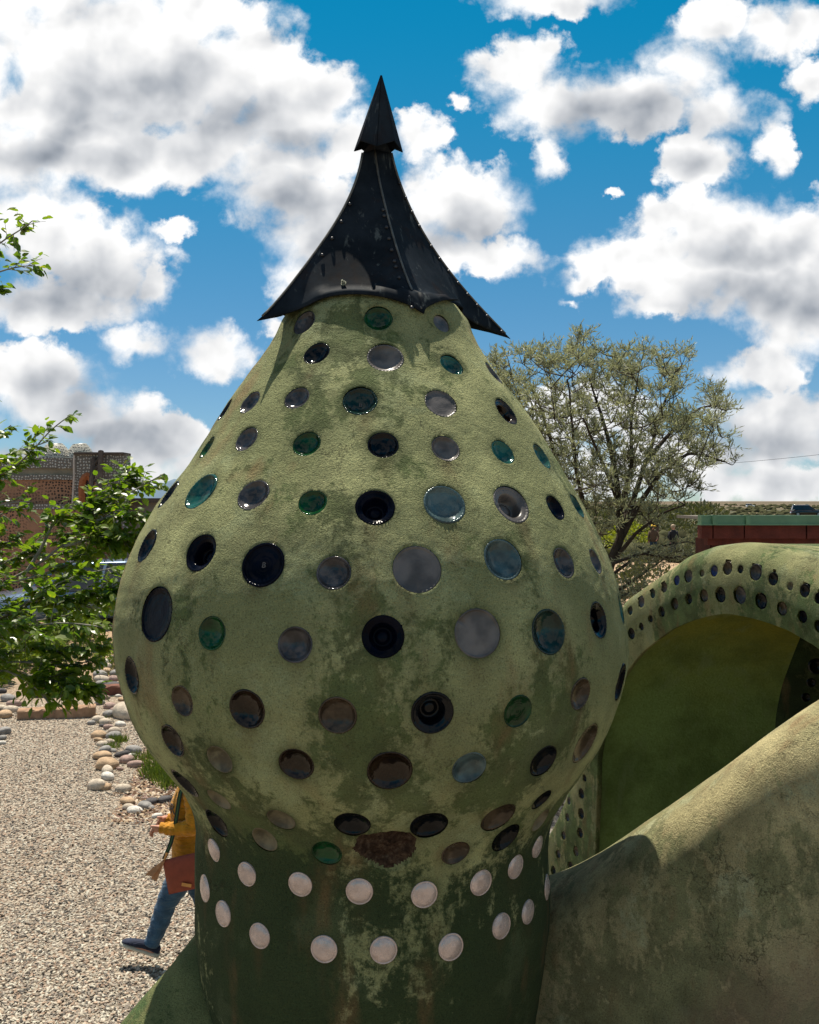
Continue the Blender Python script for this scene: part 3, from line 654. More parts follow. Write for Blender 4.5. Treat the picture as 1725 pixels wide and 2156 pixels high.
def m_ground():
    m, t, b = mat('ground', 0.95, 0.15); p = pos(t)
    sp = t.new('ShaderNodeSeparateXYZ'); t.l.new(p, sp.inputs[0]); x, y = sp.outputs[0], sp.outputs[1]
    fl = t.vm('MULTIPLY', p, (1, 1, 0))
    dist = t.step(y, 10, 34)
    v1 = t.vor(fl, 42.0); v2 = t.vor(t.vm('ADD', fl, (3.3, 1.1, 0)), 88.0)
    pc = t.ramp(t.math('FRACT', t.math('MULTIPLY', t.vm('DOT_PRODUCT', v1.outputs['Color'], (1, 2.3, 3.1)), 1.0)),
                [(0.0, (0.14, 0.12, 0.10)), (0.3, (0.31, 0.26, 0.20)), (0.55, (0.42, 0.345, 0.27)), (0.8, (0.50, 0.45, 0.36)), (1.0, (0.27, 0.17, 0.12))])
    gap = t.step(v1.outputs['Distance'], 0.45, 0.75)
    gr = t.mix(t.math('MULTIPLY', gap, 0.75), pc, (0.07, 0.05, 0.038))
    patch = t.noise(fl, 0.7, 4).outputs['Fac']
    gr = t.mix(t.step(patch, 0.45, 0.75, 0, 0.35), gr, (0.22, 0.15, 0.10))
    sand = t.mix(t.noise(fl, 1.2, 6, 0.65).outputs['Fac'], (0.30, 0.20, 0.125), (0.42, 0.30, 0.20))
    sand = t.mix(t.step(t.noise(fl, 9, 5, 0.7).outputs['Fac'], 0.5, 0.7, 0, 0.5), sand, (0.14, 0.11, 0.06))
    mul = t.ramp(t.math('FRACT', t.math('MULTIPLY', t.vm('DOT_PRODUCT', t.vor(t.vm('MULTIPLY', fl, (1, 0.6, 1)), 30.0).outputs['Color'], (2, 1.3, 3.1)), 1.0)),
                 [(0.0, (0.05, 0.03, 0.02)), (0.4, (0.17, 0.11, 0.07)), (0.7, (0.33, 0.25, 0.17)), (1.0, (0.45, 0.38, 0.29))])
    wob = t.math('MULTIPLY', t.math('SUBTRACT', t.noise(fl, 1.5, 3).outputs['Fac'], 0.5), 0.9)
    # path edge runs with the stones, x = -2.55 - 0.115 (y - 8)
    e = t.math('ADD', t.math('ADD', x, t.math('MULTIPLY', y, 0.16)), wob)
    mm = t.math('MULTIPLY', t.step(e, -1.75, -1.55), t.step(y, 9.9, 10.6))
    far = t.step(y, 15.5, 19.0)
    c = t.mix(mm, gr, mul)
    c = t.mix(far, c, sand)
    # scrub plain
    sc1 = t.noise(t.vm('MULTIPLY', fl, (1, 0.35, 1)), 0.05, 8, 0.7).outputs['Fac']
    scr = t.mix(t.step(sc1, 0.40, 0.60), (0.175, 0.125, 0.075), (0.052, 0.056, 0.030))
    vs = t.vor(fl, 0.45); scr = t.mix(t.step(vs.outputs['Distance'], 0.42, 0.2, 0, 0.55), scr, (0.045, 0.052, 0.028))
    c = t.mix(t.step(t.math('ADD', y, t.math('MULTIPLY', t.math('SUBTRACT', sc1, 0.5), 60)), 58, 90), c, scr)
    bands = t.noise(t.vm('MULTIPLY', fl, (0.25, 1, 1)), 0.004, 5, 0.6).outputs['Fac']
    c = t.mix(t.step(y, 300, 1200, 0, 0.55), c, t.mix(t.step(bands, 0.4, 0.6), (0.17, 0.115, 0.075), (0.060, 0.060, 0.045)))
    t.l.new(c, b.inputs['Base Color'])
    h = t.math('ADD', t.math('MULTIPLY', t.math('SUBTRACT', 1.0, v1.outputs['Distance']), 1.0), t.math('MULTIPLY', t.math('SUBTRACT', 1.0, v2.outputs['Distance']), 0.4))
    bump(t, b, t.math('MULTIPLY', h, t.math('SUBTRACT', 1.0, dist)), 0.016)
    return m
M_ground = m_ground()
ys_ = np.r_[np.linspace(-30, 2, 12), np.arange(2.3, 30, 0.2), np.geomspace(30, 9000, 120)]
xs_ = np.r_[-np.geomspace(7000, 12, 50), np.arange(-11.8, 12, 0.25), np.geomspace(12, 7000, 50)]
Yg, Xg = np.meshgrid(ys_, xs_, indexing='ij')
tag(obj('ground', np.stack([Xg, Yg, gz(Xg, Yg)], -1).reshape(-1, 3), gridf(len(ys_), len(xs_)), M_ground), kind='structure')

# distant mountains (beyond the plain, left)
M_mount = simple('haze blue mountain rock', (0.13, 0.18, 0.24), 1.0, 0.0, var=0.12, scale=0.001)  # haze of distance put into the base colour as blue
mx = np.linspace(-9500, -1500, 90); V = []
for r_ in range(5):
    for i, x in enumerate(mx):
        h = 400 * max(0, 1 - abs((x + 4000) / 800) ** 1.5) + 190 * max(0, 1 - abs((x + 7200) / 1500) ** 1.4) + 45 * math.sin(i * .9) * math.sin(i * .37)
        V.append((x, 16000 + 900 * (r_ - 2) , [-60, .7, 1.0, .6, 0][r_] * (h if r_ not in (0,) else 1) if r_ else -60))
tag(obj('mountains', np.array(V), gridf(5, 90), M_mount), kind='structure')

# ---------------------------------------------------------------- the foreground coping wall (right)
def catmull(P, n):
    P = np.array(P, float); s = np.r_[0, np.cumsum(np.linalg.norm(np.diff(P, axis=0), axis=1))]; q = np.linspace(0, s[-1], n)
    out = np.stack([np.interp(q, s, P[:, i]) for i in range(P.shape[1])], -1)
    k = max(3, n // (len(P) * 2)) | 1; ker = np.hanning(k + 2)[1:-1]; ker /= ker.sum()
    pad = np.r_[2 * out[0] - out[1:k // 2 + 1][::-1], out, 2 * out[-1] - out[-k // 2:-1][::-1]] if k > 1 else out
    return np.stack([np.convolve(np.pad(out[:, i], k // 2, mode='reflect', reflect_type='odd'), ker, 'valid') for i in range(P.shape[1])], -1)
def build_right_wall():
    cr = [(1010, 1868, 3.36), (1090, 1858, 3.34), (1160, 1840, 3.30), (1212, 1820, 3.255), (1248, 1801, 3.22), (1288, 1778, 3.18), (1334, 1748, 3.13), (1392, 1710, 3.07), (1464, 1659, 3.00),
          (1536, 1609, 2.93), (1608, 1551, 2.86), (1662, 1512, 2.80), (1725, 1468, 2.74), (1850, 1385, 2.66), (2050, 1285, 2.58), (2400, 1225, 2.50), (3200, 1205, 2.42), (4500, 1200, 2.35)]
    C = catmull([U(*c) for c in cr], 520)
    prof_ = [(-0.16, -2.6), (-0.15, -0.9), (-0.13, -0.35), (-0.105, -0.16), (-0.075, -0.07), (-0.04, -0.018), (0.0, 0.0), (0.055, -0.003), (0.115, -0.016), (0.175, -0.045), (0.225, -0.088),
             (0.255, -0.14), (0.270, -0.20), (0.277, -0.28), (0.282, -0.37), (0.288, -0.48), (0.298, -0.60), (0.315, -0.72), (0.345, -0.84), (0.39, -0.96), (0.45, -1.10), (0.52, -1.28), (0.59, -1.5), (0.68, -1.9), (0.78, -2.6)]
    Pf = catmull(prof_, 150)
    ker = np.hanning(73)[1:-1]; ker /= ker.sum(); C = np.stack([np.convolve(np.pad(C[:, i], 35, mode='reflect', reflect_type='odd'), ker, 'valid') for i in range(3)], -1)
    V = []; fl = []
    for i, c in enumerate(C):
        d = C[min(i + 1, len(C) - 1)] - C[max(i - 1, 0)]; d[2] = 0; d /= np.linalg.norm(d); n = np.array([d[1], -d[0], 0])
        if n[1] > 0: n = -n
        s = i / len(C)
        for (o_, h) in Pf:
            hh = h * (1.0 - 0.10 * min(1, s * 2.1)) 
            V.append(c + n * o_ + np.array([0, 0, hh])); fl.append(np.clip((-h - 0.50) / 0.42, 0, 1) * 0.8 + 0.42 * min(1, s * 2.1) - 0.05 if h < -0.42 else 0)
    V = np.array(V); V[:, 2] = np.maximum(V[:, 2], -0.05)
    V += np.array([0, 0, 1.0]) * (0.006 * fnoise(V, 6, 3, 11))[:, None] + np.array([-.5, -.8, 0]) * (0.008 * fnoise(V, 5, 3, 12))[:, None]
    me = mk_mesh('coping_wall', V, gridf(len(C), len(Pf)), M_wall)
    at = me.attributes.new('flare', 'FLOAT', 'POINT'); at.data.foreach_set('value', np.array(fl, np.float32))
    tag(link('coping_wall', me), 'thick rounded sandy green wall climbing to the right from the neck of the onion tower', 'wall')
build_right_wall()
def build_left_wall():
    cr = [(560, 1850, 3.05), (500, 1880, 3.04), (450, 1920, 3.03), (413, 1963, 2.96), (380, 1998, 2.92), (345, 2040, 2.90), (305, 2084, 2.90), (270, 2125, 2.90), (235, 2168, 2.90), (180, 2235, 2.86), (60, 2380, 2.65), (-150, 2620, 2.65)]
    C = catmull([U(*c) for c in cr], 200)
    Pf = catmull([(-0.14, -2.6), (-0.11, -0.4), (-0.07, -0.10), (-0.03, -0.015), (0.0, 0.0), (0.06, -0.012), (0.13, -0.05), (0.20, -0.105), (0.28, -0.18), (0.35, -0.27), (0.41, -0.40), (0.45, -0.6), (0.48, -1.2), (0.52, -2.6)], 90)
    V = []
    for i, c in enumerate(C):
        d = C[min(i + 1, len(C) - 1)] - C[max(i - 1, 0)]; d[2] = 0; d /= np.linalg.norm(d); n = np.array([d[1], -d[0], 0])
        if n[1] > 0: n = -n
        for (o_, h) in Pf: V.append(c + n * o_ + np.array([0, 0, h]))
    V = np.array(V); V[:, 2] = np.maximum(V[:, 2], -0.05)
    V += np.array([0, -1.0, .3]) * (0.008 * fnoise(V, 6, 3, 21))[:, None]
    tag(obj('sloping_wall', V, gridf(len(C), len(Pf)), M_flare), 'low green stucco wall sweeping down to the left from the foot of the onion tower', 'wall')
build_left_wall()

# ---------------------------------------------------------------- the arch with two rows of bottles
AO = np.array([1.6, 4.9]); AT = np.array([0.342, -0.940]); AN = np.array([-0.940, -0.342, 0.0])   # face turned to the left and to the eye
def aplane(px, py, back=0.0):
    k = (px - CX) / F; O = AO - AN[:2] * back
    s = (k * O[1] - O[0]) / (AT[0] - k * AT[1]); Y = O[1] + s * AT[1]
    return np.array([s, EYE + (HY - py) / F * Y])
def aw(s, z, back=0.0): return np.array([AO[0] + s * AT[0] - AN[0] * back, AO[1] + s * AT[1] - AN[1] * back, z])
def build_arch():
    inn = [(1253, 2000), (1253, 1830), (1255, 1700), (1259, 1597), (1272, 1520), (1296, 1450), (1334, 1393), (1354, 1370), (1382, 1348), (1416, 1325), (1460, 1306), (1503, 1295), (1533, 1292)]
    out = [(1120, 2000), (1140, 1830), (1156, 1766), (1173, 1732), (1202, 1660), (1236, 1560), (1262, 1450), (1284, 1345), (1303, 1305), (1320, 1281), (1354, 1258), (1399, 1230), (1438, 1202), (1480, 1188), (1522, 1185)]
    def close(pts, rpts):
        L = [aplane(*p) for p in pts]; Rg = [aplane(*p) for p in rpts]
        return L, Rg
    Li, Ri = close(inn, [(1578, 1300), (1620, 1312), (1662, 1328), (1690, 1345), (1725, 1365)])
    Lo, Ro = close(out, [(1578, 1191), (1648, 1213), (1725, 1250)])
    # carry both curves down to the ground on the right
    s0, z0 = Ri[-1]; Ri += [np.array([s0 + .22, z0 - .16]), np.array([s0 + .42, z0 - .42]), np.array([s0 + .52, z0 - .8]), np.array([s0 + .55, z0 - 1.4]), np.array([s0 + .55, -0.1])]
    s0, z0 = Ro[-1]; Ro += [np.array([s0 + .25, z0 - .16]), np.array([s0 + .48, z0 - .45]), np.array([s0 + .60, z0 - .85]), np.array([s0 + .68, z0 - 1.4]), np.array([s0 + .85, -0.1])]
    n = 1180
    I = catmull(Li + Ri, n); O = catmull(Lo + Ro, n)
    # pair by the arc, apexes together
    ia, oa = np.argmax(I[:, 1]), np.argmax(O[:, 1])
    q = np.r_[np.linspace(0, ia, n // 2), np.linspace(ia, n - 1, n // 2 + 1)[1:]]; I = np.stack([np.interp(q, np.arange(n), I[:, k]) for k in (0, 1)], -1)
    q = np.r_[np.linspace(0, oa, n // 2), np.linspace(oa, n - 1, n // 2 + 1)[1:]]; O = np.stack([np.interp(q, np.arange(n), O[:, k]) for k in (0, 1)], -1)
    root = empty('bottle_arch', (1.6, 4.9, 0), 0, 'green stucco arch with two rows of bottle bottoms round a deep vaulted niche', 'arch')
    off = np.array([1.6, 4.9, 0])
    m = 66; V = []
    outw = (O - I); outw /= np.linalg.norm(outw, axis=1)[:, None]
    # inner roll, face, outer roll, back slope of the top
    for j in range(8):
        a = j / 8 * math.pi / 2
        V.append([aw(*(I[i] + outw[i] * 0.035 * (1 - math.sin(a)) * 1.0 + 0 * outw[i]), 0.05 * math.cos(a)) for i in range(n)])
    for j in range(m + 1):
        u = j / m
        V.append([aw(*(I[i] * (1 - u) + O[i] * u), -0.012 * math.sin(math.pi * u)) for i in range(n)])
    nf = len(V)
    for (ow, bk) in [(0.02, 0.004), (0.045, 0.018), (0.068, 0.04), (0.088, 0.075), (0.100, 0.12), (0.106, 0.18), (0.10, 0.26), (0.095, 0.40), (0.09, 0.7), (0.09, 1.7)]:
        V.append([aw(*(O[i] + outw[i] * ow), bk) for i in range(n)])
    V = np.array(V); shp = V.shape; V = V.reshape(-1, 3)
    V += AN[None, :] * (0.006 * fnoise(V, 6, 3, 31))[:, None]
    V[:, 2] = np.maximum(V[:, 2], -0.1)
    Fc = gridf(shp[0], n)
    def cropA(cx, cy): return ((1800 + cx / 2.464) * .69, (1450 + cy / 2.464) * .69)
    def cropB(cx, cy): return ((1100 + cx / 1.9167) * .69, (1950 + cy / 1.9167) * .69)
    bs = [(*cropA(a, b), c / 2.464 * .69) for (a, b, c) in
          [(308,1018,70),(390,955,85),(476,893,70),(563,845,80),(657,790,80),(746,760,100),(848,738,55),(938,720,90),(1040,700,105),(1134,708,65),(1248,730,130),(1378,780,105),(1505,835,65),(1615,868,105),(1722,925,90),
           (320,1190,90),(395,1137,60),(465,1080,60),(551,1025,85),(652,967,95),(757,930,85),(867,905,100),(993,898,125),(1140,900,140),(1298,945,130),(1455,1003,110),(1610,1063,100),(1735,1135,100)]]
    kinds = ['deepteal','clear','deepteal','brownclear','blue','clear','faded','blue','brownclear','dark','clear','dark','faded','dark','navy', 'dark','dark','dark','dark','brownclear','dark','brownclear','dark','clear','dark','brownclear','navy','dark']
    bs = [(a, b, c, k) for (a, b, c), k in zip(bs, kinds)]
    bs += [(*cropB(a, b), c / 1.9167 * .69, k) for (a, b, c, k) in [(1315,812,44,'dark'),(1295,903,62,'dark'),(1295,1020,64,'dark'),(1290,1132,62,'dark'),(1220,947,44,'clear'),(1213,1043,50,'clear'),(1192,1148,50,'clear'),(1162,1257,50,'clear'),(1265,1240,60,'brownclear'),(1135,1352,56,'dark'),(1232,1328,56,'dark')]]
    # the rest of the two rows, where the arch leaves the picture
    holes = []; its = []
    for (px, py, w, k) in bs:
        s, z = aplane(px, py); Y = AO[1] + s * AT[1]; P = aw(s, z); r = w / 2 / F * Y * 1.0
        holes.append((P, AN, r)); its.append((P, r, k))
    V, Fc = punch(V, Fc, holes, 0.0048)
    obj('stucco_face', V - off, Fc, M_arch, root)
    for (P, r, k) in its: place_bottle(root, P, AN, r, k, 'dish')
    # vault behind: walls and apse
    rows = 46; V = []
    J = I + outw * 0.10
    zc = 0.2
    for j in range(rows + 1):
        a = j / rows * math.pi / 2; bk = 0.05 + 2.3 * math.sin(a); k = math.cos(a) ** 0.8 if j < rows else 0.0
        sc_ = 0.30 * (1 - k)
        V.append([aw(0.30 + (J[i][0] - 0.30) * k, zc + (J[i][1] - zc) * k if J[i][1] > zc else J[i][1], bk) for i in range(n)][::6])
    V = np.array(V); nn = V.shape[1]
    b = obj('vault_lining', V.reshape(-1, 3) - off, gridf(rows + 1, nn), M_int, root)
    # a ring that closes the gap between the roll and the lining
    V = np.array([[aw(*(I[i] + outw[i] * 0.035), 0.05) for i in range(n)][::6], [aw(*(J[i] + outw[i] * 0.02), 0.05) for i in range(n)][::6]])
    obj('reveal', V.reshape(-1, 3) - off, gridf(2, nn), M_int, root)
    return root
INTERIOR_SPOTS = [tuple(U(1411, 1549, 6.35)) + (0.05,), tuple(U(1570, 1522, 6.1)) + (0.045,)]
M_int = m_interior()
arch = build_arch()
# inner pier in the deep shade at the right edge
M_pier = stucco('shade dark pier stucco', (0.06, 0.07, 0.03), (0.02, 0.035, 0.012), (0.07, 0.08, 0.04))  # shade of the vault put into the colour, darker than the arch
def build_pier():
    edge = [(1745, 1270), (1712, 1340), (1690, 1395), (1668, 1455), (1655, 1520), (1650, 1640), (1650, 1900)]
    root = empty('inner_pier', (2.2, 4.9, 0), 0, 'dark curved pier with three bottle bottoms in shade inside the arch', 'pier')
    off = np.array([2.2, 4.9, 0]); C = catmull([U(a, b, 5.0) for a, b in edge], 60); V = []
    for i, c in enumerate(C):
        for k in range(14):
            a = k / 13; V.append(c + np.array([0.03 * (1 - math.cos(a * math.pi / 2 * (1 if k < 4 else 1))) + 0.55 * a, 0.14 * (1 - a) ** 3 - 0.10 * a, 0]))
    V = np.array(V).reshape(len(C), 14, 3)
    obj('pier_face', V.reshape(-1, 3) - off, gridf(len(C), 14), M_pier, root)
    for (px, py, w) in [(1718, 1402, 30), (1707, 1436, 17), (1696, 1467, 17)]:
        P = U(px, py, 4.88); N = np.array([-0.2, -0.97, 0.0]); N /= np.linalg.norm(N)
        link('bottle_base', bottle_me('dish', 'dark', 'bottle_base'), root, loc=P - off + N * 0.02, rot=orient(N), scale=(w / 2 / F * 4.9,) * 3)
build_pier()

# ---------------------------------------------------------------- low red building with green coping (right)
M_red = simple('oxblood painted board', (0.115, 0.022, 0.014), 0.75, 0.3, var=0.3, scale=9, bmp=0.004, bs=40)
M_red2 = simple('dark oxblood board', (0.075, 0.018, 0.012), 0.8, 0.3, var=0.3, scale=9, bmp=0.004, bs=40)
M_gfas = simple('green metal coping', (0.115, 0.22, 0.125), 0.45, 0.5, 0.2, var=0.18, scale=6)
def build_red():
    root = empty('red_building', (5.2, 12.6, 0), 0, 'oxblood red boarded building with a green metal coping behind the arch', 'building')
    off = np.array([5.2, 12.6, 0]); Yf = 9.6
    def seg(x0px, x1, ytop, ybot, dpt, name, m_, Y=Yf, par=None):
        a = U(x0px, ytop, Y); zb = U(x0px, ybot, Y)[2]
        b = MB(); b.box(((a[0] + x1) / 2, Y + dpt / 2, (a[2] + zb) / 2) - off, (x1 - a[0], dpt, a[2] - zb)); return b.build(name, m_, par or root)
    X1 = 9.0; D_ = 0.9
    seg(1495, X1, 1135, 1900, D_ - .4, 'wall', M_red2, Yf + .24)
    seg(1503, X1, 1148, 1163, .1, 'board', M_red2, Yf + .17)
    seg(1491, X1, 1134, 1148, .12, 'board', M_red, Yf + .10)
    # upper boards in separate lengths
    xs = [1477.5, 1503, 1569, 1700, 1850, 2100]
    for a, c in zip(xs[:-1], xs[1:]):
        xa = U(a, 0, Yf)[0]; xc = U(c, 0, Yf)[0]
        seg(a, xc - 0.003, 1106, 1134, .14, 'board', M_red, Yf + .03)
    xs = [1477, 1504.5, 1575, 1760, 1990, 2100]
    for a, c in zip(xs[:-1], xs[1:]):
        xc = U(c, 0, Yf)[0]
        seg(a, xc - 0.004, 1085, 1104, .12, 'coping_sheet', M_gfas, Yf - .01)
        seg(a, xc - 0.004, 1103.2, 1106, .16, 'drip_edge', M_gfas, Yf - .03)
        if a > 1480: seg(a - 3, U(a + 2, 0, Yf)[0], 1084.5, 1105, .02, 'seam', M_gfas, Yf - .045)
    b = MB(); zt = U(0, 1110, Yf)[2]; b.box(np.array([7.4, Yf + 3.9, zt / 2]) - off, (4.4, 6.4, zt)); b.build('rear_wing', M_red2, root)
    a = U(1477, 1086, Yf); b = MB(); b.box(np.array([(a[0] + X1) / 2, Yf + D_ / 2, a[2] - .02]) - off, (X1 - a[0], D_, .03)); b.build('roof', simple('roof gravel', (0.16, 0.14, 0.12), 0.9), root)
build_red()
# ---------------------------------------------------------------- bottle-walled building far left
def m_dots(name, wallc, dotc, scale, thr, stretch=(1, 1, 1), row=True, rough=0.7, fade=0.0):
    m, t, b = mat(name, rough, 0.4); sx = t.new('ShaderNodeSeparateXYZ'); t.l.new(ocoord(t), sx.inputs[0]); cx_ = t.new('ShaderNodeCombineXYZ')
    t.l.new(t.math('ADD', sx.outputs[0], t.math('MULTIPLY', sx.outputs[1], 1.0)), cx_.inputs[0]); t.l.new(sx.outputs[2], cx_.inputs[1]); p = cx_.outputs[0]
    v = t.vor(t.vm('ADD', p, t.vm('SCALE', t.vm('SUBTRACT', t.noise(p, 1.2, 3).outputs['Color'], (.5, .5, .5)), 0.25)), scale, rnd=0.45); v.voronoi_dimensions = '2D'
    d = t.step(v.outputs['Distance'], thr, thr * 0.7)
    if fade:
        fz = t.noise(t.vm('MULTIPLY', p, (0.5, 0.5, 2.2)), 0.9, 4, 0.6).outputs['Fac']; d = t.math('MULTIPLY', d, t.step(fz, 0.40, 0.58))
    base = t.mix(t.noise(p, 1.5, 5, 0.6).outputs['Fac'], tuple(x * .7 for x in wallc), tuple(x * 1.3 for x in wallc))
    dc = t.mix(t.vor(p, scale, rnd=0.35).outputs['Color'], tuple(x * .55 for x in dotc), tuple(min(1, x * 1.4) for x in dotc))
    t.l.new(t.mix(d, base, dotc), b.inputs['Base Color']); bump(t, b, d, 0.02); return m
M_bgrey = m_dots('grey bottle wall', (0.15, 0.13, 0.11), (0.50, 0.47, 0.43), 13.0, 0.34)
M_bbrown = m_dots('adobe bottle wall', (0.34, 0.17, 0.095), (0.03, 0.02, 0.016), 12.0, 0.33, fade=1)
M_adobe = simple('smooth adobe band', (0.26, 0.22, 0.16), 0.9, 0.2, var=0.25, scale=2)
M_dome = m_dots('white bottle dome', (0.40, 0.38, 0.32), (0.10, 0.095, 0.09), 12.0, 0.30, rough=0.35)
M_darkwood = simple('weathered dark wood', (0.085, 0.062, 0.05), 0.85, 0.2, var=0.3, scale=10)
M_orange = simple('orange window frame', (0.35, 0.11, 0.035), 0.6)
def build_far_house():
    Y = 25.0; root = empty('bottle_house', (-9.5, Y, 0.6), 0, 'brown and grey house with walls of laid bottles behind the leafy branches', 'house')
    off = np.array([-9.5, Y, 0.6])
    def band(px0, px1, py0, py1, y0, dpt, name, m_, curve=0.0, n=24):
        V = []
        for i in range(n + 1):
            u = i / n; px = px0 + (px1 - px0) * u; yy = y0 + curve * (1 - u) ** 2
            top = U(px, py0, Y); bot = U(px, py1, Y); top[1] = bot[1] = yy
            V += [bot - off, top - off, top - off + (0, dpt, 0), bot - off + (0, dpt, 0)]
        Fc = gridf(n + 1, 4, True); obj(name, np.array(V), [tuple(f) for f in Fc] + [(0, 3, 2, 1), (4 * n, 4 * n + 1, 4 * n + 2, 4 * n + 3)], m_, root, False)
    cv = 0.8
    band(-700, 164, 964, 986, Y, 4, 'bottle_band', M_bgrey, 1.2)
    band(-700, 163, 986, 1000, Y + .08, 4, 'adobe_band', M_adobe, 1.2)
    band(-700, 163, 1000, 1010, Y + .0, 4, 'bottle_band', M_bgrey, 1.2)
    band(-700, 162, 1010, 1062, Y + .06, 4, 'wall', M_bbrown, 1.2)
    band(-700, 185, 1062, 1072, Y - .25, 4, 'ledge', M_bgrey, 1.2)
    band(-700, 186, 1072, 1300, Y - .22, 4, 'wall', M_bbrown, 1.2)
    # right block with the pointed window
    def P(px, py, yy): q = U(px, py, Y); q[1] = yy; return q - off
    ys = Y - 0.15
    L, Rr, T_, B_ = 160, 275, 957, 1120
    win = [(176, 1060), (176, 1025), (178, 1012), (183, 1004), (188, 1001), (193, 1004), (197, 1012), (199, 1025), (199, 1060)]
    outer = [(L, B_), (L, 1030), (L, 1000), (L, T_), (188, T_), (Rr, T_), (Rr, 1000), (Rr, 1030), (Rr, B_)]
    V = []
    for (a, b_) in outer: V.append(P(a, b_, ys))
    for (a, b_) in win: V.append(P(a, b_, ys))
    for (a, b_) in win: V.append(P(a, b_, ys + 0.45))
    for (a, b_) in outer: q = U(a + (6 if a < 180 else 0), b_, ys + 2.8); V.append(q - off)
    n = 9; Fc = []
    for i in range(n - 1): Fc.append((i, i + 1, n + i + 1, n + i)); Fc.append((n + i, n + i + 1, 2 * n + i + 1, 2 * n + i))
    for i in range(n - 1): Fc.append((3 * n + i + 1, 3 * n + i, i, i + 1)) if i >= 2 else None
    # side and top
    Fc += [(3, 5, 3 * n + 5, 3 * n + 3)]
    obj('tower_block', np.array(V), [f for f in Fc if f], M_bgrey, root, False)
    b = MB(); q0 = P(162, 1055, ys + .35); q1 = P(199, 1130, ys + .35); b.box(((q0 + q1) / 2), (q1[0] - q0[0], .1, q0[2] - q1[2])); b.build('sill_wall', M_bgrey, root)
    b = MB(); b.tube([P(a, c, ys + .05) for a, c in win], 0.10, 6); w = b.build('window_frame', M_orange, root)
    b = MB(); q = [P(a, c, ys + .30) for a, c in win]; b.add(q, [tuple(range(9))]); b.build('window_pane', simple('pale sky lit pane', (0.55, 0.6, 0.62), 0.15, 0.6), w, False)
    b = MB(); b.tube([P(188, 1002, ys + .22), P(190, 1060, ys + .22)], 0.05, 6); b.tube([P(196, 1010, ys + .2), P(190, 1060, ys + .2)], 0.06, 6); b.build('mullion', M_orange, w)
    b = MB(); b.box(P(214, 955.5, ys + .25), (1.30, .7, .06)); b.build('coping', M_darkwood, root)
    b = MB(); b.box(P(180, 957.0, ys + .5), (0.5, 1.1, .05)); b.build('roof_slab', M_adobe, root)
    # buttress strip
    b = MB(); b.tube([P(163, 960, ys - .1), P(163, 1003, ys - .1), P(160, 1060, ys - .1)], 0.025, 6); b.build('drain_pipe', simple('pale pipe', (0.5, 0.42, 0.36), 0.6), root)
    # lower wing
    b = MB(); q0 = P(252, 1052, Y + .6); q1 = P(400, 1300, Y + .6); b.box((q0 + q1) / 2 + (0, 1.5, 0), (q1[0] - q0[0], 3, q0[2] - q1[2])); b.build('low_wing', simple('grey wing wall', (0.24, 0.215, 0.18), 0.9, 0.2, var=0.3, scale=1.4), root)
    b = MB(); q0 = P(252, 1049, Y + .3); q1 = P(400, 1058, Y + .3); b.box((q0 + q1) / 2 + (0, 1.8, 0), (q1[0] - q0[0], 3.8, .12)); b.build('wing_roof', M_darkwood, root)
    # glass bottle dome on the roof
    for (cx, wpx, name) in ((112, 40, 'roof_dome'), (55, 46, 'roof_dome')):
        c = P(cx, 966, Y + 2.0); rad = wpx / F * Y * 0.85; H = (966 - 924) / F * Y * 1.05; rings = []
        for j, (rr, hh) in enumerate([(1, 0), (.97, .2), (.86, .45), (.70, .68), (.55, .84), (.47, .90), (.45, .93), (.38, .93), (.3, .8)]):
            rings.append([c + (rr * rad * math.cos(a * math.pi / 12), rr * rad * math.sin(a * math.pi / 12), hh * H + 0.1 * rr * rad * math.cos(a * math.pi / 12) * (hh > .3)) for a in range(24)])
        b = MB(); b.loft(rings); b.build(name, M_dome, root, True)
    # ladder: a thing of its own, leaning on the block
    lad = empty('ladder', (-8.0, Y - 0.5, 0.6), 0, 'dark wooden ladder leaning against the grey bottle wall of the far house', 'ladder')
    o2 = np.array([-8.0, Y - .5, .6])
    def Q(px, py, yy): q = U(px, py, Y); q[1] = yy; return q - o2
    A0, A1, B0, B1 = Q(204, 966, ys - .05), Q(211, 1110, ys - .9), Q(218, 951, ys - .05), Q(236, 1110, ys - .9)
    for a, c in ((A0, A1), (B0, B1)):
        b = MB(); b.tube([a, c], 0.075, 8); b.build('rail', M_darkwood, lad)
    for i in range(11):
        u = 0.09 + i * .085; b = MB(); b.tube([A0 * (1 - u) + A1 * u, B0 * (1 - u) + B1 * u], 0.04, 6); b.build('rung', M_darkwood, lad)
build_far_house()

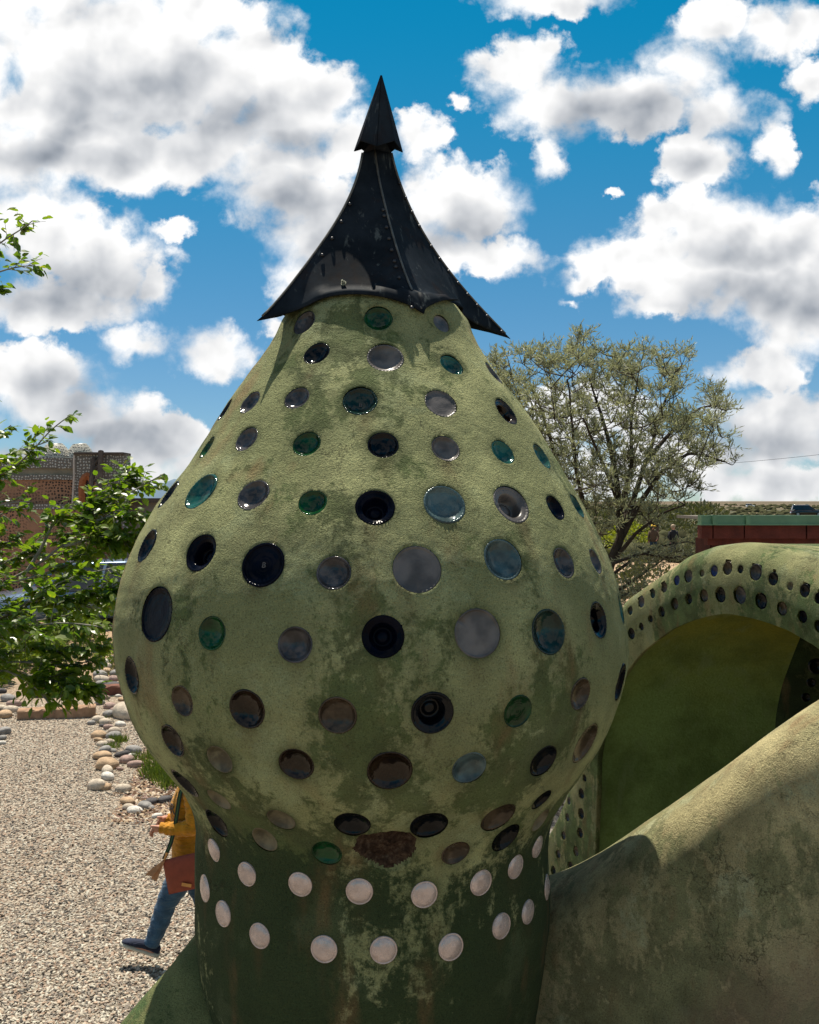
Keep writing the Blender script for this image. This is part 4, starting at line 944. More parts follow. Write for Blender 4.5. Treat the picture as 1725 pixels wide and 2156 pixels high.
# ---------------------------------------------------------------- cars
M_tyre = simple('tyre rubber', (0.015, 0.015, 0.016), 0.85, 0.2)
M_rim = simple('alloy rim', (0.35, 0.35, 0.36), 0.3, 0.5, 0.9)
M_carglass = simple('car window glass', (0.015, 0.02, 0.025), 0.04, 0.8, var=0)
M_lamp = simple('lamp plastic', (0.5, 0.5, 0.5), 0.12, 0.6)
M_redlamp = simple('red lamp plastic', (0.45, 0.02, 0.01), 0.2, 0.6)
def build_car(name, loc, rz, label, paint, L=4.5, W=1.8, H=1.5, suv=False, dark=False):
    root = empty(name, loc, rz, label, 'car')
    # stations along the car: x, roofline shoulder half width, belt height ...
    body = MB(); n = 16
    st = [(-L/2, .80, .50, .30), (-L/2 + .06, .90, .72, .24), (-L * .36, .98, .86, .20), (-L * .2, 1, .92, .18), (0, 1, .93, .18), (L * .15, 1, .93, .18), (L * .25, .99, .90, .18), (L * .38, .97, .80, .20), (L / 2 - .08, .88, .66, .24), (L / 2, .76, .52, .32)]
    rings = []
    for (x, w, top, bot) in st:
        hw = W / 2 * w; tp = top * (H / 1.5); r = []
        for k in range(n):
            a = 2 * math.pi * k / n; cx, sx = math.cos(a), math.sin(a)
            yy = hw * math.copysign(abs(cx) ** .35, cx); zz = (tp + bot) / 2 + (tp - bot) / 2 * math.copysign(abs(sx) ** .45, sx)
            r.append((x, yy, zz))
        rings.append(r)
    body.loft(rings); body.build('body', paint, root, True)
    cab = MB(); x0, x1 = (-L * .47 if suv else -L * .40), L * .20
    prof_c = [(x0, .86), (x0 + (.12 if suv else .55), H / 1.5 * 1.40), (0 - .1, H), (L * .02, H * .99), (x1, .88)]
    g = MB()
    for sgn in (1, -1):
        pass
    def trap(zb, zt, inset_t, grow, xa, xb, xc, xd, mb):
        wb = W / 2 * .93 + grow; wt = W / 2 * .74 + grow
        mb.add([(xa, -wb, zb), (xd, -wb, zb), (xd, wb, zb), (xa, wb, zb), (xb, -wt, zt), (xc, -wt, zt), (xc, wt, zt), (xb, wt, zt)],
               [(3, 2, 1, 0), (4, 5, 6, 7), (0, 1, 5, 4), (1, 2, 6, 5), (2, 3, 7, 6), (3, 0, 4, 7)])
    zb = .86 * H / 1.5; xb, xc = x0 + (.2 if suv else .55), L * .03
    trap(zb, H - .05, 0, 0, x0, xb, xc, x1 + .1, g); g.build('windows', M_carglass, root)
    rf = MB(); wt = W / 2 * .76
    rf.loft([[(x, y * wt, z) for (y, z) in ((-1, H - .07), (-.8, H - .01), (0, H + .025), (.8, H - .01), (1, H - .07), (0, H - .09))] for x in np.linspace(xb - .05, xc + .05, 6)]); rf.build('roof', paint, root, True)
    wb = W / 2 * .93
    for s in (-1, 1):
        for (xa, xt) in ((x0, xb), (x1 + .1, xc), ((x0 + x1) / 2 + .1, (xb + xc) / 2)):
            b = MB(); b.tube([(xa, s * (wb + .005), zb - .02), (xt, s * (W / 2 * .74 + .01), H - .04)], 0.035, 6); b.build('pillar', paint, root)
        for x in (-L * .30, L * .31):
            b = MB(); b.tube([(x, s * (W / 2 - .20), .33), (x, s * (W / 2 + .005), .33)], 0.33, 20); wh = b.build('wheel', M_tyre, root, True)
            b = MB(); b.tube([(x, s * (W / 2 - .05), .33), (x, s * (W / 2 + .015), .33)], [0.21, 0.19], 14); b.build('rim', M_rim, wh)
        b = MB(); b.box((L / 2 - .12, s * W * .34, .62), (.22, .34, .13)); b.build('headlight', M_lamp, root)
        b = MB(); b.box((-L / 2 + .06, s * W * .36, .74), (.12, .26, .16)); b.build('tail_light', M_redlamp, root)
        b = MB(); b.box((L * .14, s * (W / 2 + .07), zb + .04), (.12, .18, .12)); b.build('mirror', paint, root)
    b = MB(); b.box((L / 2 - .01, 0, .42), (.06, W * .6, .16)); b.build('grille', M_tyre, root)
    return root
M_blue = simple('silver blue car paint', (0.20, 0.27, 0.38), 0.18, 0.6, 0.5, var=0.05, coat=0.6)
M_black = simple('black car paint', (0.008, 0.009, 0.011), 0.12, 0.6, 0.2, var=0.05, coat=0.8)
g0 = U(165, 0, 22.5); build_car('parked_car', (g0[0], 22.5, float(gz(g0[0], 22.5))), R(205), 'silver blue car parked behind the leafy branches at the left', M_blue, H=1.55)
g0 = U(1700, 0, 140); build_car('dark_suv', (g0[0], 140, 3.5 - (1085 - HY) / F * 140 - .9 + .75), R(-15), 'black car driving past beyond the green coping of the red building', M_black, 4.7, 1.9, 1.7, True)
# pale specks on the plain: a white van far out
g0 = U(1580, 1064, 700); build_car('white_van', (g0[0], 700, float(gz(0, 700))), R(10), 'tiny white vehicle far out on the plain, left of the black car', simple('white car paint', (.8, .8, .8), .3), 6.5, 2.2, 2.6, True)

# ---------------------------------------------------------------- motorbike
def build_bike():
    x, y = U(196, 0, 23.6)[0], 23.6; z = float(gz(x, y))
    root = empty('motorbike', (x, y, z), R(160), 'dark motorbike parked in front of the brown bottle wall', 'motorbike')
    for xx in (-.7, .7):
        b = MB(); pts = [(xx + .3 * math.cos(a), 0, .33 + .3 * math.sin(a)) for a in np.linspace(0, 2 * math.pi, 21)]; b.tube(pts, .055, 8, False); w = b.build('wheel', M_tyre, root, True)
        for a in range(6):
            b = MB(); b.tube([(xx, 0, .33), (xx + .28 * math.cos(a * 1.047), 0, .33 + .28 * math.sin(a * 1.047))], .012, 5); b.build('spoke', M_rim, w)
    b = MB(); b.tube([(-.7, 0, .33), (-.2, 0, .45), (.3, 0, .5), (.5, 0, .95)], .05, 8); b.build('frame', M_rivet, root)
    b = MB(); b.tube([(.7, .08, .33), (.5, .08, .98)], .03, 6); b.tube([(.7, -.08, .33), (.5, -.08, .98)], .03, 6); b.build('fork', M_rim, root)
    b = MB(); b.tube([(-.05, 0, .82), (.1, 0, .88), (.35, 0, .88), (.48, 0, .8)], [.08, .16, .17, .07], 12); b.build('tank', M_blue, root, True)
    b = MB(); b.tube([(-.75, 0, .85), (-.5, 0, .80), (-.1, 0, .78)], [.07, .13, .11], 10); b.build('seat', M_tyre, root, True)
    b = MB(); b.tube([(.05, 0, .38), (.05, 0, .6)], [.2, .16], 10); b.build('engine', M_rim, root)
    b = MB(); b.tube([(.38, -.36, 1.05), (.5, 0, 1.0), (.38, .36, 1.05)], .02, 6); b.build('handlebar', M_rivet, root)
    b = MB(); b.tube([(.58, 0, .88), (.68, 0, .88)], [.07, .09], 12); b.build('headlight', M_lamp, root)
build_bike()

# ---------------------------------------------------------------- overhead cable with two poles
def build_cable():
    for (px, d, lab) in ((1385, 75, 'wooden cable pole out beyond the willow'), (2100, 60, 'wooden cable pole out of frame right')):
        x = U(px, 0, d)[0]; z = float(gz(x, d)); top = EYE + (HY - (985 if px < 1500 else 905)) / F * d
        r_ = empty('utility_pole', (x, d, z), 0, lab + ', carrying the wire', 'pole', 'utility poles')
        b = MB(); b.tube([(0, 0, 0), (0, 0, top - z + .3)], [.11, .08], 8); b.build('post', M_darkwood, r_)
        b = MB(); b.box((0, 0, top - z), (1.2, .08, .1)); b.build('crossbar', M_darkwood, r_)
    A, B = U(1385, 985, 75), U(2100, 905, 60); b = MB()
    b.tube([A * (1 - u) + B * u - np.array([0, 0, 1.0 * 4 * u * (1 - u) * .35]) for u in np.linspace(0, 1, 16)], 0.013, 5)
    tag(b.build('overhead_wire', M_tyre), 'thin black overhead wire crossing the clouds right of the willow', 'wire')
build_cable()
# ---------------------------------------------------------------- foliage
def m_leaf(name, c1, c2, c3, rough=0.38, trans=0.35, spec=0.5, back=None, tint=(1.5, 1.7, 0.5)):
    m = bpy.data.materials.new(name); m.use_nodes = True; t = NT(m.node_tree); b = m.node_tree.nodes['Principled BSDF']
    p = pos(t); n = t.noise(p, 14, 2).outputs['Fac']
    c = t.mix(t.step(n, 0.35, 0.65), c1, c2)
    n2 = t.noise(p, 47, 1).outputs['Fac']; c = t.mix(t.step(n2, 0.64, 0.72), c, c3)
    if back is not None:
        bf = t.new('ShaderNodeNewGeometry').outputs['Backfacing']; c = t.mix(bf, c, back)
    t.l.new(c, b.inputs['Base Color']); b.inputs['Roughness'].default_value = rough; b.inputs['Specular IOR Level'].default_value = spec
    tr = t.new('ShaderNodeBsdfTranslucent'); t.l.new(t.vm('MULTIPLY', c, tint), tr.inputs[0])
    mx = t.new('ShaderNodeMixShader'); mx.inputs[0].default_value = trans
    out = m.node_tree.nodes['Material Output']; t.l.new(b.outputs[0], mx.inputs[1]); t.l.new(tr.outputs[0], mx.inputs[2]); t.l.new(mx.outputs[0], out.inputs[0])
    return m
M_leafA = m_leaf('glossy green leaf', (0.075, 0.135, 0.016), (0.145, 0.20, 0.022), (0.26, 0.24, 0.03), 0.33, 0.50)
M_leafW = m_leaf('silvery willow leaf', (0.20, 0.205, 0.125), (0.315, 0.32, 0.215), (0.48, 0.485, 0.38), 0.5, 0.40, 0.4, tint=(1.15, 1.2, 0.85))
M_barkL = simple('pale smooth bark', (0.24, 0.22, 0.19), 0.8, 0.2, var=0.3, scale=30, bmp=0.003)
M_barkW = simple('dark furrowed bark', (0.055, 0.042, 0.032), 0.9, 0.2, var=0.35, scale=18, bmp=0.01, bs=50)
def frames(d, rnd):
    """orthonormal frames for directions d, spun at random"""
    up = np.tile([0.0, 0, 1], (len(d), 1)); s = np.cross(d, up); s /= np.linalg.norm(s, axis=1)[:, None] + 1e-6
    n = np.cross(s, d); a = rnd; ca, sa = np.cos(a)[:, None], np.sin(a)[:, None]
    return s * ca + n * sa, -s * sa + n * ca
LEAF_A = np.array([(0, 0, 0), (0.26, 0.20, 0.04), (0.30, 0.52, 0.03), (0.13, 0.82, -0.05), (0, 1.0, -0.12), (-0.13, 0.82, -0.05), (-0.30, 0.52, 0.03), (-0.26, 0.20, 0.04), (0, 0.5, -0.03)])
LEAF_AF = [(0, 1, 8), (1, 2, 8), (2, 3, 8), (3, 4, 8), (4, 5, 8), (5, 6, 8), (6, 7, 8), (7, 0, 8)]
LEAF_W = np.array([(0, 0, 0), (0.10, 0.4, 0.0), (0, 1.0, -0.10), (-0.10, 0.4, 0.0)]); LEAF_WF = [(0, 1, 2, 3)]
def leaf_cloud(P, d, size, spin, LV, LF):
    s, n = frames(d, spin)
    V = P[:, None, :] + size[:, None, None] * (LV[None, :, 0:1] * s[:, None, :] + LV[None, :, 1:2] * d[:, None, :] + LV[None, :, 2:3] * n[:, None, :])
    k = len(LV); Fc = (np.array(LF)[None] + (np.arange(len(P)) * k)[:, None, None]).reshape(-1, len(LF[0]))
    return V.reshape(-1, 3), Fc
def norm(v): return v / (np.linalg.norm(v, axis=-1, keepdims=True) + 1e-9)

def build_leafy_tree():
    base = np.array([-3.35, 4.35, 0.0]); root = empty('leafy_tree', base, 0, 'leafy green tree reaching in from the left with small glossy pointed leaves', 'tree')
    rg = np.random.default_rng(5)
    fork = base + (0.05, 0, 1.5)
    b = MB(); tr = [base, base + (0.04, 0.02, .7), fork, base + (0.0, 0.1, 2.4), base + (-0.15, .1, 3.4), base + (-0.1, 0, 4.6)]
    b.tube(catmull(tr, 24), np.linspace(.10, .03, 24), 10); b.build('trunk', M_barkL, root, True, loc=-Vector(base))
    # branches: depth given with each point seen in the photograph
    br = [
     [(-180, 640, 4.2), (0, 520, 4.1), (72, 465, 4.1)], [(-180, 640, 4.2), (20, 568, 4.15), (72, 560, 4.1)], [(-200, 660, 4.1), (-60, 640, 4.0), (3, 612, 4.0)],
     [(-200, 1100, 4.2), (30, 985, 4.1), (100, 905, 4.1), (143, 876, 4.1)], [(-200, 1050, 4.4), (-20, 930, 4.3), (22, 893, 4.3)], [(-200, 1000, 4.0), (0, 960, 4.0), (60, 940, 4.0), (100, 925, 4.0)],
     [(-200, 1120, 3.9), (0, 1062, 3.9), (70, 1062, 3.9)], [(-200, 1150, 4.3), (10, 1080, 4.2), (60, 1060, 4.2)],
     [(-200, 1350, 4.3), (60, 1200, 4.2), (150, 1120, 4.2), (240, 1060, 4.2), (290, 1025, 4.2), (345, 995, 4.2)],
     [(150, 1120, 4.2), (240, 1090, 4.15), (320, 1088, 4.1)], [(60, 1200, 4.2), (110, 1090, 4.25), (170, 1085, 4.2), (200, 1060, 4.2)],
     [(120, 1145, 4.2), (210, 1140, 4.1), (265, 1140, 4.1), (292, 1150, 4.1)], [(160, 1110, 4.2), (250, 1020, 4.3), (292, 1000, 4.3)],
     [(-200, 1380, 4.0), (60, 1270, 3.95), (160, 1210, 3.9), (245, 1190, 3.9)], [(60, 1270, 3.95), (150, 1260, 3.9), (240, 1245, 3.9)],
     [(-200, 1400, 3.8), (30, 1330, 3.75), (130, 1310, 3.7), (215, 1320, 3.7)], [(-200, 1430, 3.9), (60, 1370, 3.85), (160, 1365, 3.8), (235, 1372, 3.8)],
     [(-200, 1430, 3.9), (40, 1395, 3.8), (140, 1405, 3.8), (200, 1395, 3.8)], [(-200, 1450, 3.7), (20, 1410, 3.7), (70, 1440, 3.65), (110, 1480, 3.6)], [(40, 1420, 3.75), (120, 1435, 3.7), (190, 1452, 3.7)],
     [(-200, 1300, 4.4), (0, 1200, 4.4), (80, 1150, 4.4)], [(-200, 1300, 4.1), (0, 1230, 4.1), (110, 1200, 4.1), (200, 1170, 4.05)], [(-200, 1360, 4.1), (20, 1290, 4.0), (110, 1250, 4.0), (190, 1285, 4.0)],
     [(-200, 1330, 3.6), (-20, 1300, 3.6), (60, 1330, 3.6), (120, 1350, 3.6)], [(-200, 1200, 4.0), (-30, 1150, 4.0), (40, 1130, 4.0)], [(-200, 1250, 4.5), (40, 1180, 4.4), (130, 1165, 4.4), (215, 1120, 4.4)],
     [(-200, 1380, 4.3), (-20, 1350, 4.3), (60, 1310, 4.2), (150, 1290, 4.2), (225, 1280, 4.2)], [(-200, 900, 4.4), (-60, 860, 4.4), (-20, 840, 4.3)],
    ]
    # off-frame part of the crown, so that the tree is whole
    for _ in range(16):
        a = rg.uniform(0, 6.28); l = rg.uniform(.7, 1.5); s0 = base + (0, 0, rg.uniform(1.6, 4.2)); e = s0 + np.array([-abs(math.cos(a)) * l, math.sin(a) * l, rg.uniform(.1, .7)])
        br.append([tuple(s0), tuple((s0 + e) / 2 + (0, 0, .1)), tuple(e)])
    LP, LD, wood = [], [], MB(); tw = MB()
    for bi, q in enumerate(br):
        if len(q[0]) and bi >= len(br) - 16: pts = [np.array(p) for p in q]
        else:
            pts = [U(*p) for p in q]
            if q[0][0] < -100:   # join to the trunk
                zt = np.clip(pts[0][2] - .35, 1.2, 4.3); pts = [base + (0, .05, zt)] + pts
        C = catmull(pts, 26 + 6 * len(pts)); n = len(C)
        C = C + 0.012 * np.stack([fnoise(C, 9, 2, 40 + k) for k in range(3)], -1)
        rad = np.linspace(.016 if q[0][0] < -100 else .009, .0022, n); wood.tube(C, rad, 6)
        vis0 = 0.0
        dens = 34
        for k in range(int(n * (1.1 if C[-1][2] > 3.35 else 2.0))):
            u = rg.uniform(0.28 if len(pts) > 3 else 0.12, 1) ** 0.85; i = min(int(u * (n - 1)), n - 2)
            P0 = C[i]; T = norm(C[i + 1] - C[i]); dr = norm(T * rg.uniform(.4, 1.2) + rg.normal(size=3) * np.array([.65, .65, .5]))
            ln = rg.uniform(.05, .15) * (1.25 - u * .55); m = 5
            tp = [P0 + dr * ln * s + np.array([0, 0, -0.02 * s * s]) for s in np.linspace(0, 1, m)]; tw.tube(tp, np.linspace(.0018, .0009, m), 3, False)
            for s in np.linspace(.2, 1, rg.integers(4, 7)):
                Q = P0 + dr * ln * s; side = norm(np.cross(dr, [0, 0, 1])) * rg.choice([-1, 1])
                LP.append(Q); LD.append(norm(dr * .75 + side * rg.uniform(.3, 1.0) + np.array([0, 0, rg.uniform(-.75, .15)])))
        LP.append(C[-1]); LD.append(norm(C[-1] - C[-2] + np.array([0, 0, -.2])))
    LP, LD = np.array(LP), np.array(LD); size = rg.uniform(.030, .052, len(LP)); spin = rg.normal(0, .55, len(LP))
    wood.build('branch', M_barkL, root, True, loc=-Vector(base)); o = tw.build('twigs', M_barkL, root, True, loc=-Vector(base)); tag(o, kind='stuff')
    # the 300 leaves that show largest are leaves of their own
    px = LP[:, 0] / LP[:, 1] * F + CX; py = HY - (LP[:, 2] - EYE) / LP[:, 1] * F
    inside = (px > 0) & (px < 340) & (py > 400) & (py < 1500)
    s_, n_ = frames(LD, spin); facing = np.abs((n_ * norm(LP - np.array([0, 0, EYE]))).sum(1))
    score = np.where(inside, size / LP[:, 1] * facing, 0); order = np.argsort(-score); big = order[:300]; rest = order[300:]
    me = mk_mesh('leaf', LEAF_A, LEAF_AF, M_leafA, False)
    for i in big:
        M = Matrix((s_[i], LD[i], n_[i])).transposed(); link('leaf', me, root, loc=LP[i] - base, rot=M.to_euler(), scale=(size[i],) * 3)
    V, Fc = leaf_cloud(LP[rest], LD[rest], size[rest], spin[rest], LEAF_A, LEAF_AF)
    tag(obj('foliage', V - base, Fc, M_leafA, root, False), kind='stuff')
build_leafy_tree()

def build_willow():
    Y0 = 12.3; bs = U(1268, 0, Y0); base = np.array([bs[0], Y0, 0.0]); rg = np.random.default_rng(11)
    root = empty('willow_tree', base, 0, 'silvery narrow leaved willow like tree with dark forked stems right of the tower', 'tree')
    env = np.array([(1000, 800), (1040, 748), (1100, 745), (1160, 735), (1190, 722), (1232, 704), (1262, 735), (1310, 742), (1335, 732), (1390, 748), (1440, 735), (1462, 742), (1478, 790), (1462, 830), (1500, 812), (1540, 868), (1500, 900), (1548, 935),
                    (1556, 985), (1500, 985), (1440, 1000), (1478, 1030), (1440, 1062), (1380, 1068), (1400, 1120), (1330, 1100), (1250, 1130), (1200, 1150), (1120, 1100), (1000, 1050)], float)
    def inpoly(p):
        x, y = p; c = False; j = len(env) - 1
        for i in range(len(env)):
            if (env[i][1] > y) != (env[j][1] > y) and x < (env[j][0] - env[i][0]) * (y - env[i][1]) / (env[j][1] - env[i][1]) + env[i][0]: c = not c
            j = i
        return c
    stems = [[(1268, 1330), (1282, 1200), (1310, 1130), (1300, 1040), (1292, 960), (1270, 880), (1240, 800)], [(1310, 1130), (1345, 1060), (1395, 990), (1450, 955), (1500, 965), (1530, 975)],
             [(1310, 1130), (1340, 1030), (1370, 940), (1400, 850), (1430, 780)], [(1300, 1100), (1330, 980), (1332, 880), (1345, 800)], [(1282, 1200), (1230, 1100), (1180, 1000), (1150, 900), (1120, 820)],
             [(1292, 1180), (1340, 1120), (1390, 1085), (1440, 1065)], [(1240, 1110), (1215, 1000), (1205, 900), (1190, 800)], [(1370, 960), (1420, 900), (1470, 860), (1510, 850)],
             [(1310, 1130), (1318, 1060), (1325, 990), (1350, 900)], [(1300, 1050), (1262, 960), (1225, 880)]]
    nodes = []; wood = MB(); w2 = MB()
    for k, s in enumerate(stems):
        dz = [0, -.3, .5, -.5, .4, -.6, -.9, .7, 1.0, -1.2][k]
        P = [U(a, c, Y0 + dz * i / (len(s) - 1)) for i, (a, c) in enumerate(s)]; C = catmull(P, 60)
        C = C + 0.03 * np.stack([fnoise(C, 3, 3, 60 + k * 3 + q) for q in range(3)], -1) * np.linspace(0, 1, 60)[:, None]
        r0 = .085 if k == 0 else .045 if k < 5 else .032
        (wood if k == 0 else w2).tube(C, np.linspace(r0, .010, 60), 8)
        for i in range(14, 60): nodes.append((C[i], r0 + (.01 - r0) * i / 60))
    # lower sparse side branches that hang over the path, seen in front of the sand
    low = [[(1282, 1215), (1330, 1180), (1390, 1150), (1450, 1140), (1480, 1150)], [(1275, 1260), (1330, 1225), (1380, 1190), (1420, 1160)], [(1282, 1190), (1350, 1165), (1410, 1175), (1470, 1165)], [(1272, 1280), (1320, 1250), (1380, 1240), (1400, 1225)]]
    lown = []
    for k, s in enumerate(low):
        P = [U(a, c, Y0 - .5 - .3 * k + .1 * i) for i, (a, c) in enumerate(s)]; C = catmull(P, 30); w2.tube(C, np.linspace(.024, .006, 30), 6); lown += [C[i] for i in range(5, 30)]
    NP = [n for n, _ in nodes]; tgt = []
    while len(tgt) < 640:
        p = (rg.uniform(1000, 1556), rg.uniform(704, 1150))
        if inpoly(p):
            d = Y0 + rg.normal(0, .75); tgt.append(U(p[0], p[1], d))
    tgt.sort(key=lambda q: min(np.sum((np.array(NP) - q) ** 2, axis=1)))
    NPa = np.array(NP); LP, LD = [], []; br2 = MB(); tw = MB()
    for T in tgt:
        d2 = ((NPa - T) ** 2).sum(1) + 0.8 * np.maximum(NPa[:, 2] - T[2] + .1, 0); i = int(np.argmin(d2)); A = NPa[i]; L = np.linalg.norm(T - A)
        if L > .04:
            mid = (A + T) / 2 + np.array([0, 0, -.12 * L]) + rg.normal(0, .05 * L, 3); C = catmull([A, mid, T], 8)
            br2.tube(C, np.linspace(min(.014, .005 + .010 * L), .004, 8), 4, False); NPa = np.vstack([NPa, C[3:]])
        for k in range(rg.integers(6, 10)):
            up = np.array([rg.normal(0, .6), rg.normal(0, .6), rg.uniform(-.1, 1.1)]); dr = norm(up + 0.35 * norm(T - base - np.array([0, 0, 2.2]))); ln = rg.uniform(.12, .27)
            m = 4; tp = [T + dr * ln * s + np.array([0, 0, -.05 * s * s]) for s in np.linspace(0, 1, m)]; tw.tube(tp, [.0022, .0018, .0014, .001], 3, False)
            for s in np.linspace(.1, 1.0, rg.integers(8, 12)):
                LP.append(T + dr * ln * s + np.array([0, 0, -.05 * s * s])); LD.append(norm(dr * .8 + rg.normal(0, .55, 3) + np.array([0, 0, .1])))
    for A in lown:
        for k in range(3):
            dr = norm(np.array([rg.normal(0, .8), rg.normal(0, .6), rg.uniform(-.5, .8)])); ln = rg.uniform(.08, .22)
            tw.tube([A, A + dr * ln * .5, A + dr * ln], [.002, .0016, .001], 3, False)
            for s in np.linspace(.2, 1, 6): LP.append(A + dr * ln * s); LD.append(norm(dr * .8 + rg.normal(0, .6, 3)))
    LP, LD = np.array(LP), np.array(LD); n = len(LP); print('willow leaves', n)
    V, Fc = leaf_cloud(LP, LD, rg.uniform(.050, .090, n), rg.uniform(0, 6.28, n), LEAF_W, LEAF_WF)
    tag(obj('foliage', V - base, Fc, M_leafW, root, False), kind='stuff')
    wood.build('trunk', M_barkW, root, True, loc=-Vector(base)); w2.build('limb', M_barkW, root, True, loc=-Vector(base)); br2.build('branch', M_barkW, root, True, loc=-Vector(base))
    tag(tw.build('twigs', M_barkW, root, True, loc=-Vector(base)), kind='stuff')
build_willow()

# bushes and scrub
M_sage = m_leaf('grey green scrub leaf', (0.065, 0.070, 0.036), (0.11, 0.115, 0.06), (0.17, 0.16, 0.09), 0.7, 0.15, 0.2)
M_yel = m_leaf('yellow green shrub leaf', (0.16, 0.19, 0.02), (0.26, 0.27, 0.03), (0.35, 0.30, 0.05), 0.6, 0.3, 0.3)
M_gr = m_leaf('grass blade', (0.10, 0.145, 0.03), (0.17, 0.21, 0.045), (0.30, 0.25, 0.10), 0.6, 0.3, 0.3)
def bush_mesh(seed, m_, nl=900, lf=.05, w=1.0, h=.75):
    rg = np.random.default_rng(seed); u = norm(rg.normal(size=(nl, 3))); r = rg.uniform(.35, 1, nl) ** .5 * (1 + .25 * fnoise(u, 2.5, 2, seed))
    P = u * r[:, None] * np.array([w, w, h]) / 2 + np.array([0, 0, h * .42]); P[:, 2] = np.maximum(P[:, 2], 0.0)
    V, Fc = leaf_cloud(P, norm(u + rg.normal(0, .6, (nl, 3)) + np.array([0, 0, .5])), rg.uniform(.7, 1.4, nl) * lf, rg.uniform(0, 6.28, nl), np.array([(0, 0, 0), (.25, .5, 0), (0, 1, 0), (-.25, .5, 0)]), [(0, 1, 2, 3)])
    return mk_mesh('foliage', V, Fc, m_, False)
def put_bush(px, py, w, me, name, label, group, d=None):
    P = gpt(px, py) if d is None else U(px, 0, d); P = np.array([P[0], P[1], float(gz(P[0], P[1]))])
    s = w / F * P[1]; o = link(name, me, None, loc=P, rot=(0, 0, random.uniform(0, 6.28)), scale=(s, s, s)); tag(o, label, 'bush', group); return o
ORD = ['first', 'second', 'third', 'fourth', 'fifth', 'sixth', 'seventh', 'eighth', 'ninth', 'tenth', 'eleventh', 'twelfth', 'thirteenth', 'fourteenth', 'fifteenth', 'sixteenth']
BX = sorted([1285,1310,1345,1385,1440,1478,1500,1330,1400,1460,1250,1428,1480,1300,1350])
sg = [bush_mesh(s, M_sage, 700, .085) for s in (1, 2, 3)]
for i, (px, py, w) in enumerate([(1285, 1125, 60), (1310, 1118, 50), (1345, 1112, 46), (1385, 1120, 60), (1440, 1114, 60), (1478, 1122, 70), (1500, 1108, 50), (1330, 1130, 44), (1400, 1106, 40), (1460, 1100, 44), (1250, 1120, 60), (1428, 1128, 40), (1480, 1180, 60), (1300, 1245, 90), (1350, 1262, 80)]):
    put_bush(px, py + 8, w * 1.5, sg[i % 3], 'sagebrush', ORD[BX.index(px)] + ' grey green desert bush from the left, ' + ('left of the willow trunk' if px < 1275 else 'just right of the willow trunk' if px < 1340 else 'behind the two distant people' if px < 1425 else 'by the red building' if py < 1150 else 'low beside the arch') + '', 'desert bushes behind the willow')
ym = bush_mesh(4, M_yel, 1100, .08); put_bush(1318, 1160, 90, ym, 'yellow_shrub', 'bright yellow green shrub beside the trunk of the willow', None)
wl = [bush_mesh(s, M_sage, 600, .09) for s in (7, 8)]
for i, (px, py, w) in enumerate([(20, 1405, 120), (90, 1388, 90), (235, 1395, 80), (150, 1345, 110), (-30, 1440, 120)]):
    put_bush(px, py, w, bush_mesh(20 + i, M_gr, 800, .10, 1.0, .5), 'roadside_shrub', ['straw green low shrub at the left edge under the leafy branches', 'straw green shrub low behind the river stones, second from the left edge', 'straw green shrub beside the tower just above the stone edging', 'straw green shrub in front of the parked silver blue car', 'straw green shrub mostly out of frame at the far left'][i], 'low shrubs along the upper path')
put_bush(1172, 1790, 240, bush_mesh(31, M_yel, 1400, .07), 'garden_shrub', 'sunlit yellow green shrub glimpsed between the tower and the arch', None, d=7.5)
# small distant scrub as one mass
rg = np.random.default_rng(3); N_ = 2600; yy = 42 * (1500 / 42) ** rg.uniform(0, 1, N_); xx = yy * rg.uniform(-.55, .55, N_)
V, Fc = [], []
q = norm(rg.normal(size=(N_, 3)))
ico = bmesh.new(); bmesh.ops.create_icosphere(ico, subdivisions=2, radius=0.5); IV = np.array([v.co[:] for v in ico.verts]); IF = np.array([[v.index for v in f.verts] for f in ico.faces]); ico.free()
sz = rg.uniform(.7, 1.9, N_) * (1 + yy / 500); IVn = IV[None] * (1 + .28 * rg.normal(size=(N_, len(IV), 1)).clip(-1.5, 1.5))
V = IVn * sz[:, None, None] * np.array([1, 1, .62]) + np.stack([xx, yy, gz(xx, yy) + .15], -1)[:, None, :]
Fc = (IF[None] + (np.arange(N_) * len(IV))[:, None, None]).reshape(-1, 3)
tag(obj('desert_scrub', V.reshape(-1, 3), Fc, simple('scrub mass', (0.062, 0.062, 0.034), 1.0, 0.0, var=.35, scale=.6), None, True), 'low grey green scrub dotted over the plain to the horizon', 'scrub', kind='stuff')
# grass tufts
def grass(spots, name, label, seed):
    rg = np.random.default_rng(seed); P, D, S = [], [], []
    for (px, py, rad, cnt, hh) in spots:
        c = gpt(px, py)
        for _ in range(cnt):
            a = rg.uniform(0, 6.28); r = rad * rg.uniform(0, 1) ** .5; x, y = c[0] + r * math.cos(a), c[1] + r * math.sin(a)
            P.append((x, y, float(gz(x, y)) - .01)); D.append((rg.normal(0, .33), rg.normal(0, .33), 1)); S.append(hh * rg.uniform(.5, 1.25))
    P, D, S = np.array(P), norm(np.array(D)), np.array(S)
    V, Fc = leaf_cloud(P, D, S, rg.uniform(0, 6.28, len(P)), np.array([(-.035, 0, 0), (.035, 0, 0), (.02, .6, .05), (0, 1, .22), (-.02, .6, .05)]), [(0, 1, 2, 3, 4)])
    tag(obj(name, V, Fc, M_gr, None, False), label, 'grass', kind='stuff')
